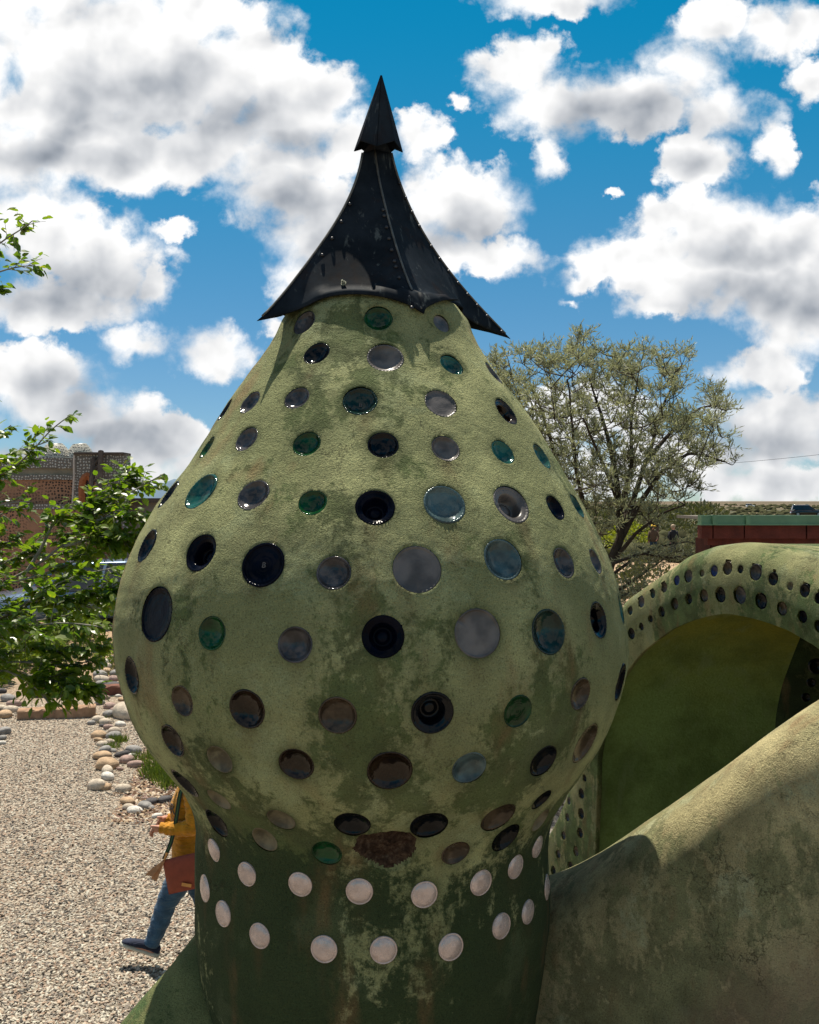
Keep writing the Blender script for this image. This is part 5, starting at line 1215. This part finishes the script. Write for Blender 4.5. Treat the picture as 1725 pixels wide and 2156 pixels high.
grass([(355, 1630, .35, 700, .16), (330, 1600, .35, 450, .13), (385, 1650, .3, 500, .16), (250, 1562, .14, 200, .12), (237, 1575, .12, 120, .10), (248, 1410, .5, 260, .14), (190, 1440, .3, 140, .12), (215, 1518, .15, 90, .08), (285, 1505, .2, 90, .1), (60, 1395, 1.0, 500, .16), (100, 1370, 1.4, 600, .2), (225, 1370, .8, 300, .2)], 'grass', 'tufts of green and straw coloured grass beside the river stones', 9)
# ---------------------------------------------------------------- timber steps
M_timber = simple('sunbleached railway timber', (0.30, 0.185, 0.115), 0.85, 0.2, var=0.35, scale=7, bmp=0.006, bs=30)
M_timber2 = simple('dark red brown timber', (0.15, 0.065, 0.045), 0.85, 0.2, var=0.35, scale=7, bmp=0.006, bs=30)
def timber(pa, pb, h, d, m_, label):
    A, B = gpt(*pa), gpt(*pb); c = (A + B) / 2; v = B - A; L = np.linalg.norm(v[:2]); rz = math.atan2(v[1], v[0]); n = 26
    b = MB(); rings = []
    for i in range(n + 1):
        x = -L / 2 + L * i / n; w = 0.006 * math.sin(i * 1.7) + 0.004 * math.sin(i * 4.1)
        rings.append([(x, -d / 2 + w, -.03), (x, -d / 2 + w * .6, h * .9), (x, -d / 2 + .015, h + w), (x, d / 2 - .015, h + w * .5), (x, d / 2, h * .9), (x, d / 2, -.03)])
    b.loft(rings); o = b.build('timber_step', m_, None, False, loc=(c[0], c[1], float(gz(c[0], c[1]))), rot=(0, 0, rz)); tag(o, label, 'timber', 'timber steps across the gravel path')
timber((38, 1512), (202, 1506), .15, .26, M_timber, 'pale split timber laid across the gravel path below the dark one')
timber((60, 1466), (300, 1456), .16, .26, M_timber2, 'dark red brown timber across the path under the leaf tips')

# ---------------------------------------------------------------- river stones
def stone_mesh(seed, m_):
    rg = np.random.default_rng(seed); bm = bmesh.new(); bmesh.ops.create_icosphere(bm, subdivisions=3, radius=.5)
    V = np.array([v.co[:] for v in bm.verts]); Fc = [[v.index for v in f.verts] for f in bm.faces]; bm.free()
    V = np.sign(V) * np.abs(V * 2) ** .9 / 2 * (1 + .13 * fnoise(V * 2, 1.7, 2, seed))[:, None]
    V *= np.array([1, rg.uniform(.62, .82), rg.uniform(.46, .62)]); return mk_mesh('river_stone', V, Fc, m_, True)
SC = {'tan': (0.42, 0.29, 0.18), 'cream': (0.50, 0.42, 0.33), 'grey': (0.27, 0.255, 0.24), 'dark': (0.085, 0.078, 0.08), 'pink': (0.34, 0.235, 0.20), 'white': (0.60, 0.56, 0.50)}
def m_stone(k, c):
    m, t, b = mat(k + ' stone', 0.8, 0.3); p = ocoord(t); oi = t.new('ShaderNodeObjectInfo').outputs['Random']
    pp = t.vm('ADD', p, t.vm('SCALE', (5., 3., 7.), t.math('MULTIPLY', oi, 9)))
    n = t.noise(pp, 3.5, 6, 0.65).outputs['Fac']; cc = t.mix(t.step(n, .3, .7), tuple(x * .72 for x in c), tuple(min(1, x * 1.22) for x in c))
    cc = t.mix(t.step(t.noise(pp, 26, 3).outputs['Fac'], .6, .72, 0, .5), cc, tuple(x * .4 for x in c))
    t.l.new(cc, b.inputs['Base Color']); bump(t, b, t.noise(pp, 20, 4).outputs['Fac'], .01); return m
SM = {k: [stone_mesh(i * 7 + j, m_stone(k, c)) for j in range(2)] for i, (k, c) in enumerate(SC.items())}
ST = [(870,185,75,'white'),(820,182,55,'tan'),(855,225,90,'cream'),(862,262,80,'tan'),(910,150,50,'grey'),(815,290,110,'grey'),(825,330,100,'cream'),(810,362,80,'grey'),(925,322,72,'pink'),(932,278,80,'grey'),
 (915,382,125,'dark'),(896,432,72,'grey'),(812,460,88,'pink'),(857,475,70,'pink'),(985,488,60,'tan'),(808,515,80,'grey'),(890,545,84,'pink'),(1010,595,205,'cream'),(880,605,95,'grey'),(942,580,90,'pink'),(768,612,48,'tan'),
 (800,652,95,'cream'),(855,672,85,'cream'),(825,700,45,'dark'),(978,688,78,'white'),(878,710,76,'pink'),(740,680,62,'grey'),(930,745,92,'cream'),(922,785,120,'grey'),(800,778,110,'tan'),(800,818,74,'tan'),(892,832,70,'cream'),
 (832,852,80,'cream'),(850,897,98,'grey'),(915,905,60,'grey'),(990,932,105,'dark'),(1082,900,125,'grey'),(1078,945,64,'white'),(1035,978,105,'pink'),(1100,1012,112,'pink'),(832,945,150,'tan'),(870,1018,165,'tan'),(872,1066,104,'cream'),
 (972,1052,55,'pink'),(875,1110,115,'white'),(782,1185,150,'cream'),(1000,1210,105,'cream'),(852,1200,92,'tan'),(1035,1312,115,'tan'),(1040,1365,95,'cream'),(1095,1388,120,'white'),(1172,1352,115,'grey'),(1226,1316,92,'dark'),(1224,1366,62,'grey'),(1335,1300,96,'dark'),(1275,1436,75,'white'),(960,460,46,'white'),(1180,1290,50,'pink'),
 (65,482,115,'grey'),(122,522,108,'pink'),(92,572,98,'cream'),(40,612,115,'tan'),(18,560,75,'cream'),(32,745,105,'grey'),(18,800,70,'grey'),(18,842,56,'white'),(15,420,70,'dark'),(-60,560,110,'cream'),(-90,640,120,'grey'),(-70,760,110,'tan'),(-160,700,110,'pink')]
CN = {'tan': 'sandy tan', 'cream': 'cream', 'grey': 'mid grey', 'dark': 'dark slate grey', 'pink': 'pinkish brown', 'white': 'whitish'}
from collections import Counter
rg = np.random.default_rng(21); seen = Counter()
def stone_kind(q):
    px, py, w = q[0] * .26, 1345.5 + q[1] * .26, q[2]
    return ('big' if w > 112 else 'small' if w < 66 else 'mid sized', q[3], 'left of the timber steps' if px < 40 else ('by the dark timber' if py < 1475 else 'by the pale timber end' if py < 1525 else 'just below the pale timber' if py < 1600 else 'in the near clump' if py < 1640 else 'sunk in the gravel' if px < 285 else 'near the walker'))
for i, (cx, cy, w, k) in enumerate(ST):
    px, py = cx * .26, 1345.5 + cy * .26; P = gpt(px, py + w * .26 * .18); dist = P[1]; s = w * .26 / F * dist * 1.14
    o = link('river_stone', SM[k][i % 2], None, loc=(P[0], P[1], float(gz(P[0], P[1])) + s * .14), rot=(rg.normal(0, .12), rg.normal(0, .12), rg.normal(0, .5)), scale=(s, s, s))
    key = stone_kind(ST[i]); same = sorted([n_ for n_ in range(len(ST)) if stone_kind(ST[n_]) == key], key=lambda n_: ST[n_][0]); rk = same.index(i)
    lab = f'{key[0]} {CN[k]} river stone {key[2]}' + ('' if len(same) == 1 else ', leftmost of them' if rk == 0 else f', {ORD[rk]} from left')
    tag(o, lab, 'stone', 'river stones edging the gravel path')

# ---------------------------------------------------------------- gravel and mulch, real pieces near the eye
def scatter(name, label, n, region, smin, smax, mats_, seed, flat=.6, long=1.3, tri=None):
    rg = np.random.default_rng(seed); bm = bmesh.new(); bmesh.ops.create_icosphere(bm, subdivisions=1, radius=.5); IV = np.array([v.co[:] for v in bm.verts]); IF = np.array([[v.index for v in f.verts] for f in bm.faces]); bm.free()
    XY = region(rg, n); n = len(XY); s = rg.uniform(smin, smax, n) ** 1.0; a = rg.uniform(0, 6.28, n)
    V = IV[None] * (1 + .2 * rg.normal(size=(n, len(IV), 1)).clip(-1.5, 1.5)) * np.array([long, .8, flat]) * s[:, None, None]
    c, q = np.cos(a), np.sin(a); t = rg.normal(0, .35, n)
    x, y, z = V[..., 0], V[..., 1], V[..., 2]; z = z + t[:, None] * x
    V = np.stack([x * c[:, None] - y * q[:, None], x * q[:, None] + y * c[:, None], z], -1) + np.stack([XY[:, 0], XY[:, 1], gz(XY[:, 0], XY[:, 1]) + s * flat * .2], -1)[:, None]
    Fc = (IF[None] + (np.arange(n) * len(IV))[:, None, None]).reshape(-1, 3)
    me = mk_mesh(name, V.reshape(-1, 3), Fc, mats_, False, np.repeat(rg.integers(0, len(mats_), n), len(IF)))
    tag(link(name, me), label, 'gravel' if 'gravel' in name else 'mulch', kind='stuff')
GM = [simple('gravel chip %d' % i, c, .9, .2, var=.25, scale=40) for i, c in enumerate([(0.42, .37, .30), (.33, .28, .225), (.22, .185, .155), (.37, .27, .20), (.10, .09, .08), (.50, .46, .38)])]
def reg_path(rg, n):
    y = 6.0 + (15.5 - 6.0) * rg.uniform(0, 1, n) ** 1.35; x = -y * .47 + rg.uniform(0, 1, n) * (y * .47 - 0.9 - 0.02 * y); return np.stack([x, y], -1)
scatter('gravel', 'grey and pinkish gravel covering the path beside the tower', 42000, reg_path, 0.011, .032, GM, 31)
MM = [simple('mulch chip %d' % i, c, .9, .1, var=.3, scale=30) for i, c in enumerate([(.36, .27, .18), (.22, .14, .09), (.12, .07, .045), (.45, .37, .28), (.16, .10, .08)])]
def reg_mulch(rg, n):
    y = rg.uniform(10.2, 15, n); e = rg.uniform(-1.62, 0.4, n); x = e - .16 * y; return np.stack([x, y], -1)
scatter('mulch', 'bark chips and dry leaves on the bank right of the river stones', 9000, reg_mulch, .02, .07, MM, 32, .22, 1.9)

# ---------------------------------------------------------------- people
M_skin = simple('skin', (0.46, 0.22, 0.15), 0.5, 0.4, var=.08, scale=30)
def skin_body(name, joints, edges, parent, m_, sub=2):
    """one continuous surface grown round a skeleton: joints name -> (point, radius)"""
    keys = list(joints); me = bpy.data.meshes.new(name); me.from_pydata([joints[k][0] for k in keys], [(keys.index(a), keys.index(b)) for a, b in edges], [])
    o = bpy.data.objects.new(name, me); col.objects.link(o); o.parent = parent
    sk = o.modifiers.new('skin', 'SKIN'); sv = me.skin_vertices[0].data
    for i, k in enumerate(keys):
        r = joints[k][1]; sv[i].radius = (r, r) if not isinstance(r, tuple) else r; sv[i].use_root = (i == 0)
    ss = o.modifiers.new('sub', 'SUBSURF'); ss.levels = sub; ss.render_levels = sub
    dg = bpy.context.evaluated_depsgraph_get(); me2 = bpy.data.meshes.new_from_object(o.evaluated_get(dg)); o.modifiers.clear(); o.data = me2
    me2.materials.clear(); me2.materials.append(m_)
    for p in me2.polygons: p.use_smooth = True
    return o
def ell(c, rx, ry, n=20, tilt=0.0, sq=1.0):
    return [(c[0] + rx * math.copysign(abs(math.cos(2 * math.pi * k / n)) ** sq, math.cos(2 * math.pi * k / n)), c[1] + ry * math.copysign(abs(math.sin(2 * math.pi * k / n)) ** sq, math.sin(2 * math.pi * k / n)), c[2] + tilt * math.cos(2 * math.pi * k / n)) for k in range(n)]
def cloth(name, c, seed=1, rough=.85, amp=.006, sc_=28):
    m, t, b = mat(name, rough, .2); p = ocoord(t); n = t.noise(p, 14, 5, .6).outputs['Fac']
    t.l.new(t.mix(t.step(n, .3, .7), tuple(x * .75 for x in c), tuple(x * 1.2 for x in c)), b.inputs['Base Color'])
    b.inputs['Sheen Weight'].default_value = .15
    w = t.noise(t.vm('MULTIPLY', p, (1, 1, 2.6)), sc_ * .35, 3, .5, 1.2).outputs['Fac']
    bump(t, b, t.math('ADD', t.math('MULTIPLY', w, 2.5), t.math('MULTIPLY', t.noise(p, 400, 2).outputs['Fac'], .12)), amp * 1.6); return m
def build_walker():
    Y = 7.10; sc_ = F / Y
    def p(px, py, dy=0.0):
        y = Y + dy; return ((px - CX) / F * y, y, EYE + (HY - py) / F * y)
    o_ = p(370, 2033); O = np.array([o_[0], Y, 0.0])
    root = empty('person', O, 0, 'person in a mustard sweatshirt and jeans walking left, half hidden by the tower', 'person')
    L = lambda q: tuple(np.array(q) - O)
    J = {}
    def j(k, q, r): J[k] = (L(q), r)
    j('pelvis', p(402, 1800), .115); j('waist', p(402, 1745), .105); j('chest', p(404, 1682), .125); j('neck0', p(404, 1640), .06); j('neck', p(402, 1615), .052); j('head0', p(398, 1590), .07); j('head', p(396, 1565), .092); j('crown', p(398, 1540), .07)
    for s, y0 in (('l', -.17), ('r', .17)):
        j('sh' + s, p(404, 1662, y0), .052)
    # near arm: bent, hand held low in front
    j('ell', p(408, 1742, -.22), .040); j('wrl', p(340, 1744, -.20), .026)
    j('pml', p(327, 1745, -.20), .030)
    j('elr', p(404, 1745, .20), .040); j('wrr', p(352, 1722, .17), .026); j('pmr', p(341, 1726, .14), .028)
    E = [('pelvis', 'waist'), ('waist', 'chest'), ('chest', 'neck0'), ('neck0', 'neck'), ('neck', 'head0'), ('head0', 'head'), ('head', 'crown'),
         ('chest', 'shl'), ('chest', 'shr'), ('shl', 'ell'), ('ell', 'wrl'), ('wrl', 'pml'), ('shr', 'elr'), ('elr', 'wrr'), ('wrr', 'pmr')]
    # five fingers each, unequal, curled
    fing = [(-4.0, 2.0, -.030, .95), (-5.0, 5.0, -.012, 1.1), (-4.5, 7.5, .006, 1.05), (-3.0, 9.0, .022, .85)]
    for h, bx, by in (('l', 327, 1745), ('r', 341, 1726)):
        y0 = -.20 if h == 'l' else .14
        for i, (dx, dy, dd, ln) in enumerate(fing):
            j(f'{h}k{i}', p(bx - 4 - i * .3, by + 1.5 + i * 1.7, y0 + dd * .8), .0105); j(f'{h}m{i}', p(bx - 4 + dx * 1.3 * ln, by + 4 + dy * .9, y0 + dd), .0092); j(f'{h}t{i}', p(bx - 4 + dx * 1.2 * ln + 1.5, by + 9.5 + dy * .95, y0 + dd), .0078)
            E += [(f'pm{h}', f'{h}k{i}'), (f'{h}k{i}', f'{h}m{i}'), (f'{h}m{i}', f'{h}t{i}')]
        j(f'{h}th0', p(bx - 4, by - 5, y0 - .028), .011); j(f'{h}th1', p(bx - 11, by - 4.5, y0 - .034), .0085)
        E += [(f'pm{h}', f'{h}th0'), (f'{h}th0', f'{h}th1')]
    # legs: near leg stretched forward, far leg behind
    j('hpl', p(398, 1815, -.08), .085); j('knl', p(353, 1893, -.09), .058); j('ankl', p(318, 1990, -.09), .034); j('hell', p(324, 2010, -.09), .03); j('toel', p(268, 1998, -.10), .024)
    j('hpr', p(404, 1815, .09), .085); j('knr', p(432, 1900, .09), .058); j('ankr', p(478, 1985, .09), .034); j('helr', p(486, 2003, .09), .03); j('toer', p(452, 2024, .09), .024)
    for s in 'lr': E += [('pelvis', 'hp' + s), ('hp' + s, 'kn' + s), ('kn' + s, 'ank' + s), ('ank' + s, 'hel' + s), ('ank' + s, 'toe' + s)]
    body = skin_body('body', J, E, root, M_skin)
    # face: eyes, mouth, ears
    hc = np.array(J['head'][0])
    for s in (-1, 1):
        b = MB(); b.loft([ell(hc + (-.098 + .004 * k, s * .034, .004), .001, .001) for k in range(2)]) if False else None
        me = bpy.data.meshes.new('eye'); bm = bmesh.new(); bmesh.ops.create_uvsphere(bm, u_segments=12, v_segments=8, radius=.013); bm.to_mesh(me); bm.free(); me.materials.append(M_eye); link('eye', me, root, loc=hc + (-.083, s * .033, .006))
        me = bpy.data.meshes.new('ear'); bm = bmesh.new(); bmesh.ops.create_uvsphere(bm, u_segments=12, v_segments=8, radius=.03); bm.to_mesh(me); bm.free(); me.materials.append(M_skin); link('ear', me, root, loc=hc + (.01, s * .092, -.005), scale=(.8, .35, 1.1))
    b = MB(); b.tube([hc + (-.088, 0, .012), hc + (-.106, 0, -.018), hc + (-.09, 0, -.028)], [.009, .014, .010], 8); b.build('nose', M_skin, root, True)
    b = MB(); b.tube([hc + (-.084, -.022, -.048), hc + (-.091, 0, -.050), hc + (-.084, .022, -.048)], [.003, .006, .003], 6); b.build('mouth', M_lip, root, True)
    # hair: cap of the skull, to the nape
    me = bpy.data.meshes.new('hair'); bm = bmesh.new(); bmesh.ops.create_uvsphere(bm, u_segments=24, v_segments=16, radius=.112); bmesh.ops.delete(bm, geom=[v for v in bm.verts if (v.co.x < -.035 and v.co.z < .045) or v.co.z < -.075], context='VERTS'); bm.to_mesh(me); bm.free(); me.materials.append(M_hair)
    for q in me.polygons: q.use_smooth = True
    link('hair', me, root, loc=hc + (.012, 0, .018))
    # sweatshirt
    sw = MB(); yc = 0
    T = [(1640, 404, .060, .075), (1645, 403, .075, .12), (1652, 402, .090, .165), (1665, 400, .108, .190), (1690, 396, .128, .195), (1715, 397, .128, .185), (1745, 399, .122, .178), (1775, 400, .130, .180), (1798, 401, .134, .185), (1812, 402, .132, .180), (1816, 402, .120, .170)]
    rings = []
    for i, (py, px, rx, ry) in enumerate(T): rings.append(ell(L(p(px, py)), rx, ry, 32))
    RV = np.array(rings); Vn = RV.reshape(-1, 3); Vn = Vn + (.006 * fnoise(Vn * np.array([1, 1, 2.2]), 16, 3, 71))[:, None] * norm(Vn * np.array([1, 1, 0])); rings = Vn.reshape(RV.shape).tolist()
    sw.loft(rings)
    sweat = sw.build('sweatshirt', M_must, root, True)
    for s, sh, el, wr in (('l', (402, 1658, -.155), (408, 1742, -.22), (338, 1743, -.20)), ('r', (404, 1658, .155), (404, 1745, .20), (350, 1722, .17))):
        a, e, w = [np.array(L(p(*q))) for q in (sh, el, wr)]; C = catmull([a, a * .5 + e * .5 + (.012, 0, 0), e, e * .5 + w * .5 + (0, 0, -.012), w], 40)
        rad = np.interp(np.linspace(0, 1, 40), [0, .12, .45, .55, .8, .9, .93, 1], [.060, .068, .060, .062, .054, .050, .040, .037]); rad = rad * (1 + .045 * np.sin(np.linspace(0, 34, 40)) * np.linspace(.3, 1, 40)) + .003 * np.sin(np.linspace(0, 71, 40))
        b = MB(); b.tube([tuple(q) for q in C], rad, 18); b.build('sleeve', M_must, sweat, True)
    # letters on the chest
    cu = bpy.data.curves.new('chest_letters', 'FONT'); cu.body = 'OR'; cu.size = .105; cu.extrude = .0012; cu.align_x = 'CENTER'; cu.align_y = 'CENTER'
    to = bpy.data.objects.new('chest_letters', cu); col.objects.link(to); dg = bpy.context.evaluated_depsgraph_get(); me = bpy.data.meshes.new_from_object(to.evaluated_get(dg)); bpy.data.objects.remove(to)
    me.materials.clear(); me.materials.append(M_letter)
    V = np.zeros(len(me.vertices) * 3); me.vertices.foreach_get('co', V); V = V.reshape(-1, 3)
    # wrap the flat letters round the front of the shirt: the chest faces -X
    cxy = np.array(L(p(397, 1690)))[:2]; ang = math.pi + 0.62 + V[:, 0] / .15; zz = L(p(0, 1690))[2] + V[:, 1]
    W = np.stack([cxy[0] + (.128 + .006 + V[:, 2]) * np.cos(ang), cxy[1] + (.195 + .006 + V[:, 2]) * np.sin(ang), zz], -1); me.vertices.foreach_set('co', W.ravel()); me.update(); link('chest_letters', me, sweat)
    # jeans
    b = MB(); b.loft([ell(L(p(402, y_)), rx, ry, 24) for y_, rx, ry in ((1795, .118, .165), (1815, .122, .172), (1835, .118, .168), (1850, .09, .14))]); je = b.build('jeans', M_denim, root, True)
    for s, P4 in (('l', [(396, 1820, -.085), (374, 1858, -.09), (352, 1898, -.09), (336, 1945, -.09), (319, 1988, -.09)]), ('r', [(406, 1820, .09), (420, 1860, .09), (434, 1902, .09), (456, 1945, .09), (476, 1980, .09)])):
        C = catmull([L(p(*q)) for q in P4], 36); rad = np.interp(np.linspace(0, 1, 36), [0, .25, .5, .7, .95, 1], [.100, .098, .076, .072, .058, .056]) + .003 * np.sin(np.linspace(0, 46, 36)); b = MB(); b.tube([tuple(q) for q in C], rad, 20); b.build('trouser_leg', M_denim, je, True)
    # slip-on shoes
    for s, heel, toe, dy in (('l', (333, 2010), (256, 1985), -.09), ('r', (492, 1995), (450, 2026), .09)):
        h, t_ = np.array(L(p(*heel, dy))), np.array(L(p(*toe, dy))); d = t_ - h; Ln = np.linalg.norm(d); d /= Ln; up = np.cross(d, [0, 1, 0]); up = up if up[2] > 0 else -up; sd_ = np.array([0, 1, 0.])
        def ring(u, w, z0, z1, n=18): c = h + d * Ln * u; return [tuple(c + sd_ * w * math.cos(a) + up * ((z0 + z1) / 2 + (z1 - z0) / 2 * math.sin(a))) for a in np.linspace(0, 2 * math.pi, n, endpoint=False)]
        b = MB(); b.loft([ring(u, w, .008, z1) for u, w, z1 in ((-.02, .020, .05), (.02, .032, .068), (.15, .036, .072), (.32, .037, .074), (.42, .038, .076), (.6, .042, .062), (.8, .042, .048), (.93, .034, .036), (1.0, .016, .022))]); sh = b.build('shoe', M_shoe, root, True)
        b = MB(); b.loft([ring(u, w, -.020, .018) for u, w in ((-.04, .022), (0, .036), (.15, .040), (.4, .040), (.62, .046), (.82, .045), (.95, .036), (1.03, .016))]); b.build('sole', M_sole, sh, True)
    # shoulder bag: a thing of its own
    bo = np.array(p(385, 1850, -.30)); bag = empty('shoulder_bag', bo, 0, 'flat brick red leather bag hanging at the hip of the walking person', 'bag')
    q = [np.array(p(*c, -.30)) for c in ((342, 1811), (440, 1789), (444, 1864), (356, 1883))]; n = 12; V = []
    for side in (-1, 1):
        for a in range(n + 1):
            for c in range(n + 1):
                u, v = a / n, c / n; P0 = (q[0] * (1 - u) + q[1] * u) * (1 - v) + (q[3] * (1 - u) + q[2] * u) * v; bul = .022 * (math.sin(math.pi * u) * math.sin(math.pi * v)) ** .5 + .003
                V.append(P0 + np.array([0, side * bul, 0]) - bo)
    g = gridf(n + 1, n + 1); Fc = [tuple(f) for f in g] + [tuple(f[::-1] + (n + 1) ** 2) for f in g]; k = (n + 1) ** 2
    rim = [a * (n + 1) for a in range(n + 1)] + [n * (n + 1) + c for c in range(1, n + 1)] + [a * (n + 1) + n for a in range(n - 1, -1, -1)] + [c for c in range(n - 1, 0, -1)]
    Fc += [(rim[i], rim[(i + 1) % len(rim)], rim[(i + 1) % len(rim)] + k, rim[i] + k) for i in range(len(rim))]
    obj('pouch', np.array(V), Fc, M_bag, bag, True)
    c = np.array(p(393, 1863.5, -.335)) - bo; b = MB(); b.box(c, (.070, .004, .024), M=Matrix.Rotation(R(-10), 3, 'Y').inverted()); b.build('metal_tag', M_gold, bag)
    st = catmull([np.array(p(*c)) - bo for c in ((398, 1645, -.08), (380, 1668, -.20), (375, 1700, -.22), (368, 1745, -.235), (359, 1778, -.27), (346, 1808, -.30))], 30)
    for off_, m_ in ((-.010, M_str1), (0, M_str2), (.010, M_str1)):
        b = MB(); b.tube([tuple(s + np.array([off_, 0, 0])) for s in st], .006, 6); b.build('strap', m_, bag, True)
    b = MB(); b.tube([tuple(np.array(p(352, 1795, -.30)) - bo), tuple(np.array(p(346, 1811, -.31)) - bo)], [.010, .007], 8); b.build('clasp', M_gold, bag)
    for (x0, x1, y1, w) in ((344, 321, 1849, .010), (346, 327, 1852, .011), (343, 314, 1842, .026)):
        a, c = np.array(p(x0, 1813, -.31)) - bo, np.array(p(x1, y1, -.32 - w)) - bo; b = MB(); b.loft([[a + (-.004, -.002, 0), a + (.004, -.002, 0), a + (.004, .002, 0), a + (-.004, .002, 0)], [a * .45 + c * .55 + (-w, -.002, .0), a * .45 + c * .55 + (w, -.002, 0), a * .45 + c * .55 + (w, .002, 0), a * .45 + c * .55 + (-w, .002, 0)], [c + (-w, -.002, 0), c + (w, -.002, -.012), c + (w, .002, -.012), c + (-w, .002, 0)]]); b.build('leather_tassel', M_tan, bag)
M_eye = simple('eye', (.6, .6, .6), .1); M_lip = simple('lips', (.35, .12, .1), .5); M_hair = simple('brown hair', (.06, .035, .02), .6, .4, var=.4, scale=60)
M_must = cloth('mustard fleece', (0.47, 0.205, 0.012)); M_denim = cloth('blue denim', (0.035, 0.085, 0.15), amp=.004); M_shoe = cloth('navy canvas', (0.016, 0.022, 0.045), amp=.003)
M_sole = simple('off white rubber sole', (.52, .49, .40), .7); M_bag = simple('brick red leather', (0.22, 0.040, 0.018), .55, .4, var=.15, scale=20, bmp=.001, bs=200); M_gold = simple('brass tag', (.55, .27, .08), .4, .5, .3)
M_str1 = simple('dark strap edge', (.02, .03, .025), .8); M_str2 = simple('green strap stripe', (.06, .13, .05), .8); M_tan = simple('tan leather', (.42, .20, .09), .6); M_letter = simple('dark letters', (.04, .04, .05), .8)
build_walker()
def far_person(px, ypx_top, d, h, top_c, leg_c, hair_c, label, hat=None, face=0.0):
    x = U(px, 0, d)[0]; z = EYE + (HY - ypx_top) / F * d - h; z = float(gz(x, d)) if abs(z - float(gz(x, d))) < .5 else z
    root = empty('person', (x, d, z), face, label, 'person'); k = h / 1.7
    J = {n: (tuple(np.array(q) * k), r * k) for n, q, r in [('pel', (0, 0, .92), .12), ('wa', (0, 0, 1.1), .11), ('ch', (0, 0, 1.3), .13), ('nk', (0, 0, 1.46), .05), ('hd', (0, 0, 1.58), .085), ('cr', (0, .01, 1.66), .06),
        ('sl', (-.18, 0, 1.38), .05), ('el', (-.24, .02, 1.1), .04), ('wl', (-.22, -.08, .86), .03), ('hl', (-.22, -.1, .78), .03), ('sr', (.18, 0, 1.38), .05), ('er', (.25, .02, 1.12), .04), ('wr', (.18, -.14, .95), .03), ('hr', (.15, -.18, .9), .03),
        ('jl', (-.09, 0, .88), .085), ('kl', (-.10, -.08, .50), .055), ('al', (-.10, -.02, .09), .035), ('tl', (-.10, -.15, .03), .03), ('jr', (.09, 0, .88), .085), ('kr', (.10, .02, .50), .055), ('ar', (.10, .12, .10), .035), ('tr', (.10, .0, .03), .03)]}
    E = [('pel', 'wa'), ('wa', 'ch'), ('ch', 'nk'), ('nk', 'hd'), ('hd', 'cr'), ('ch', 'sl'), ('sl', 'el'), ('el', 'wl'), ('wl', 'hl'), ('ch', 'sr'), ('sr', 'er'), ('er', 'wr'), ('wr', 'hr'), ('pel', 'jl'), ('jl', 'kl'), ('kl', 'al'), ('al', 'tl'), ('pel', 'jr'), ('jr', 'kr'), ('kr', 'ar'), ('ar', 'tr')]
    skin_body('body', J, E, root, M_skin, 1)
    mt = simple('top cloth', top_c, .85); ml = simple('leg cloth', leg_c, .85); mh = simple('hair colour', hair_c, .7)
    b = MB(); b.loft([ell((0, 0, z_ * k), rx * k, ry * k, 16) for z_, rx, ry in ((.86, .17, .13), (1.0, .165, .125), (1.2, .18, .13), (1.38, .2, .12), (1.46, .08, .07))])
    for s in (-1, 1): b.tube([(s * .17 * k, 0, 1.4 * k), (s * .25 * k, .02, 1.12 * k), (s * .21 * k, -.1 * k, .92 * k)], [.065 * k, .055 * k, .045 * k], 10)
    b.build('shirt', mt, root, True)
    b = MB(); b.loft([ell((0, 0, z_ * k), rx * k, .12 * k, 16) for z_, rx in ((.95, .15), (.84, .165), (.78, .14))])
    b.tube([(-.09 * k, 0, .86 * k), (-.10 * k, -.08 * k, .5 * k), (-.10 * k, -.02, .1 * k)], [.095 * k, .07 * k, .055 * k], 10); b.tube([(.09 * k, 0, .86 * k), (.10 * k, .02, .5 * k), (.10 * k, .12 * k, .1 * k)], [.095 * k, .07 * k, .055 * k], 10); b.build('trousers', ml, root, True)
    me = bpy.data.meshes.new('hair'); bm = bmesh.new(); bmesh.ops.create_uvsphere(bm, u_segments=14, v_segments=10, radius=.115 * k); bm.to_mesh(me); bm.free(); me.materials.append(mh); link('hair', me, root, loc=(0, .03 * k, 1.62 * k), scale=(1, .9, 1.05))
    if hat:
        b = MB(); b.loft([ell((0, -.02 * k, z_ * k), r_ * k, r_ * k, 16) for z_, r_ in ((1.66, .17), (1.675, .17), (1.68, .11), (1.76, .10), (1.79, .05))]); b.build('hat', simple('hat cloth', hat, .8), root, True)
far_person(1418, 1103, 45, 1.72, (.012, .012, .015), (.03, .035, .05), (.35, .26, .17), 'person with fair hair in a black top standing on the sand beyond the willow', face=.3)
far_person(1376, 1108, 47, 1.66, (.10, .06, .035), (.03, .05, .07), (.05, .03, .02), 'person in a yellow hat half hidden by willow twigs', hat=(.6, .38, .03), face=-.4)
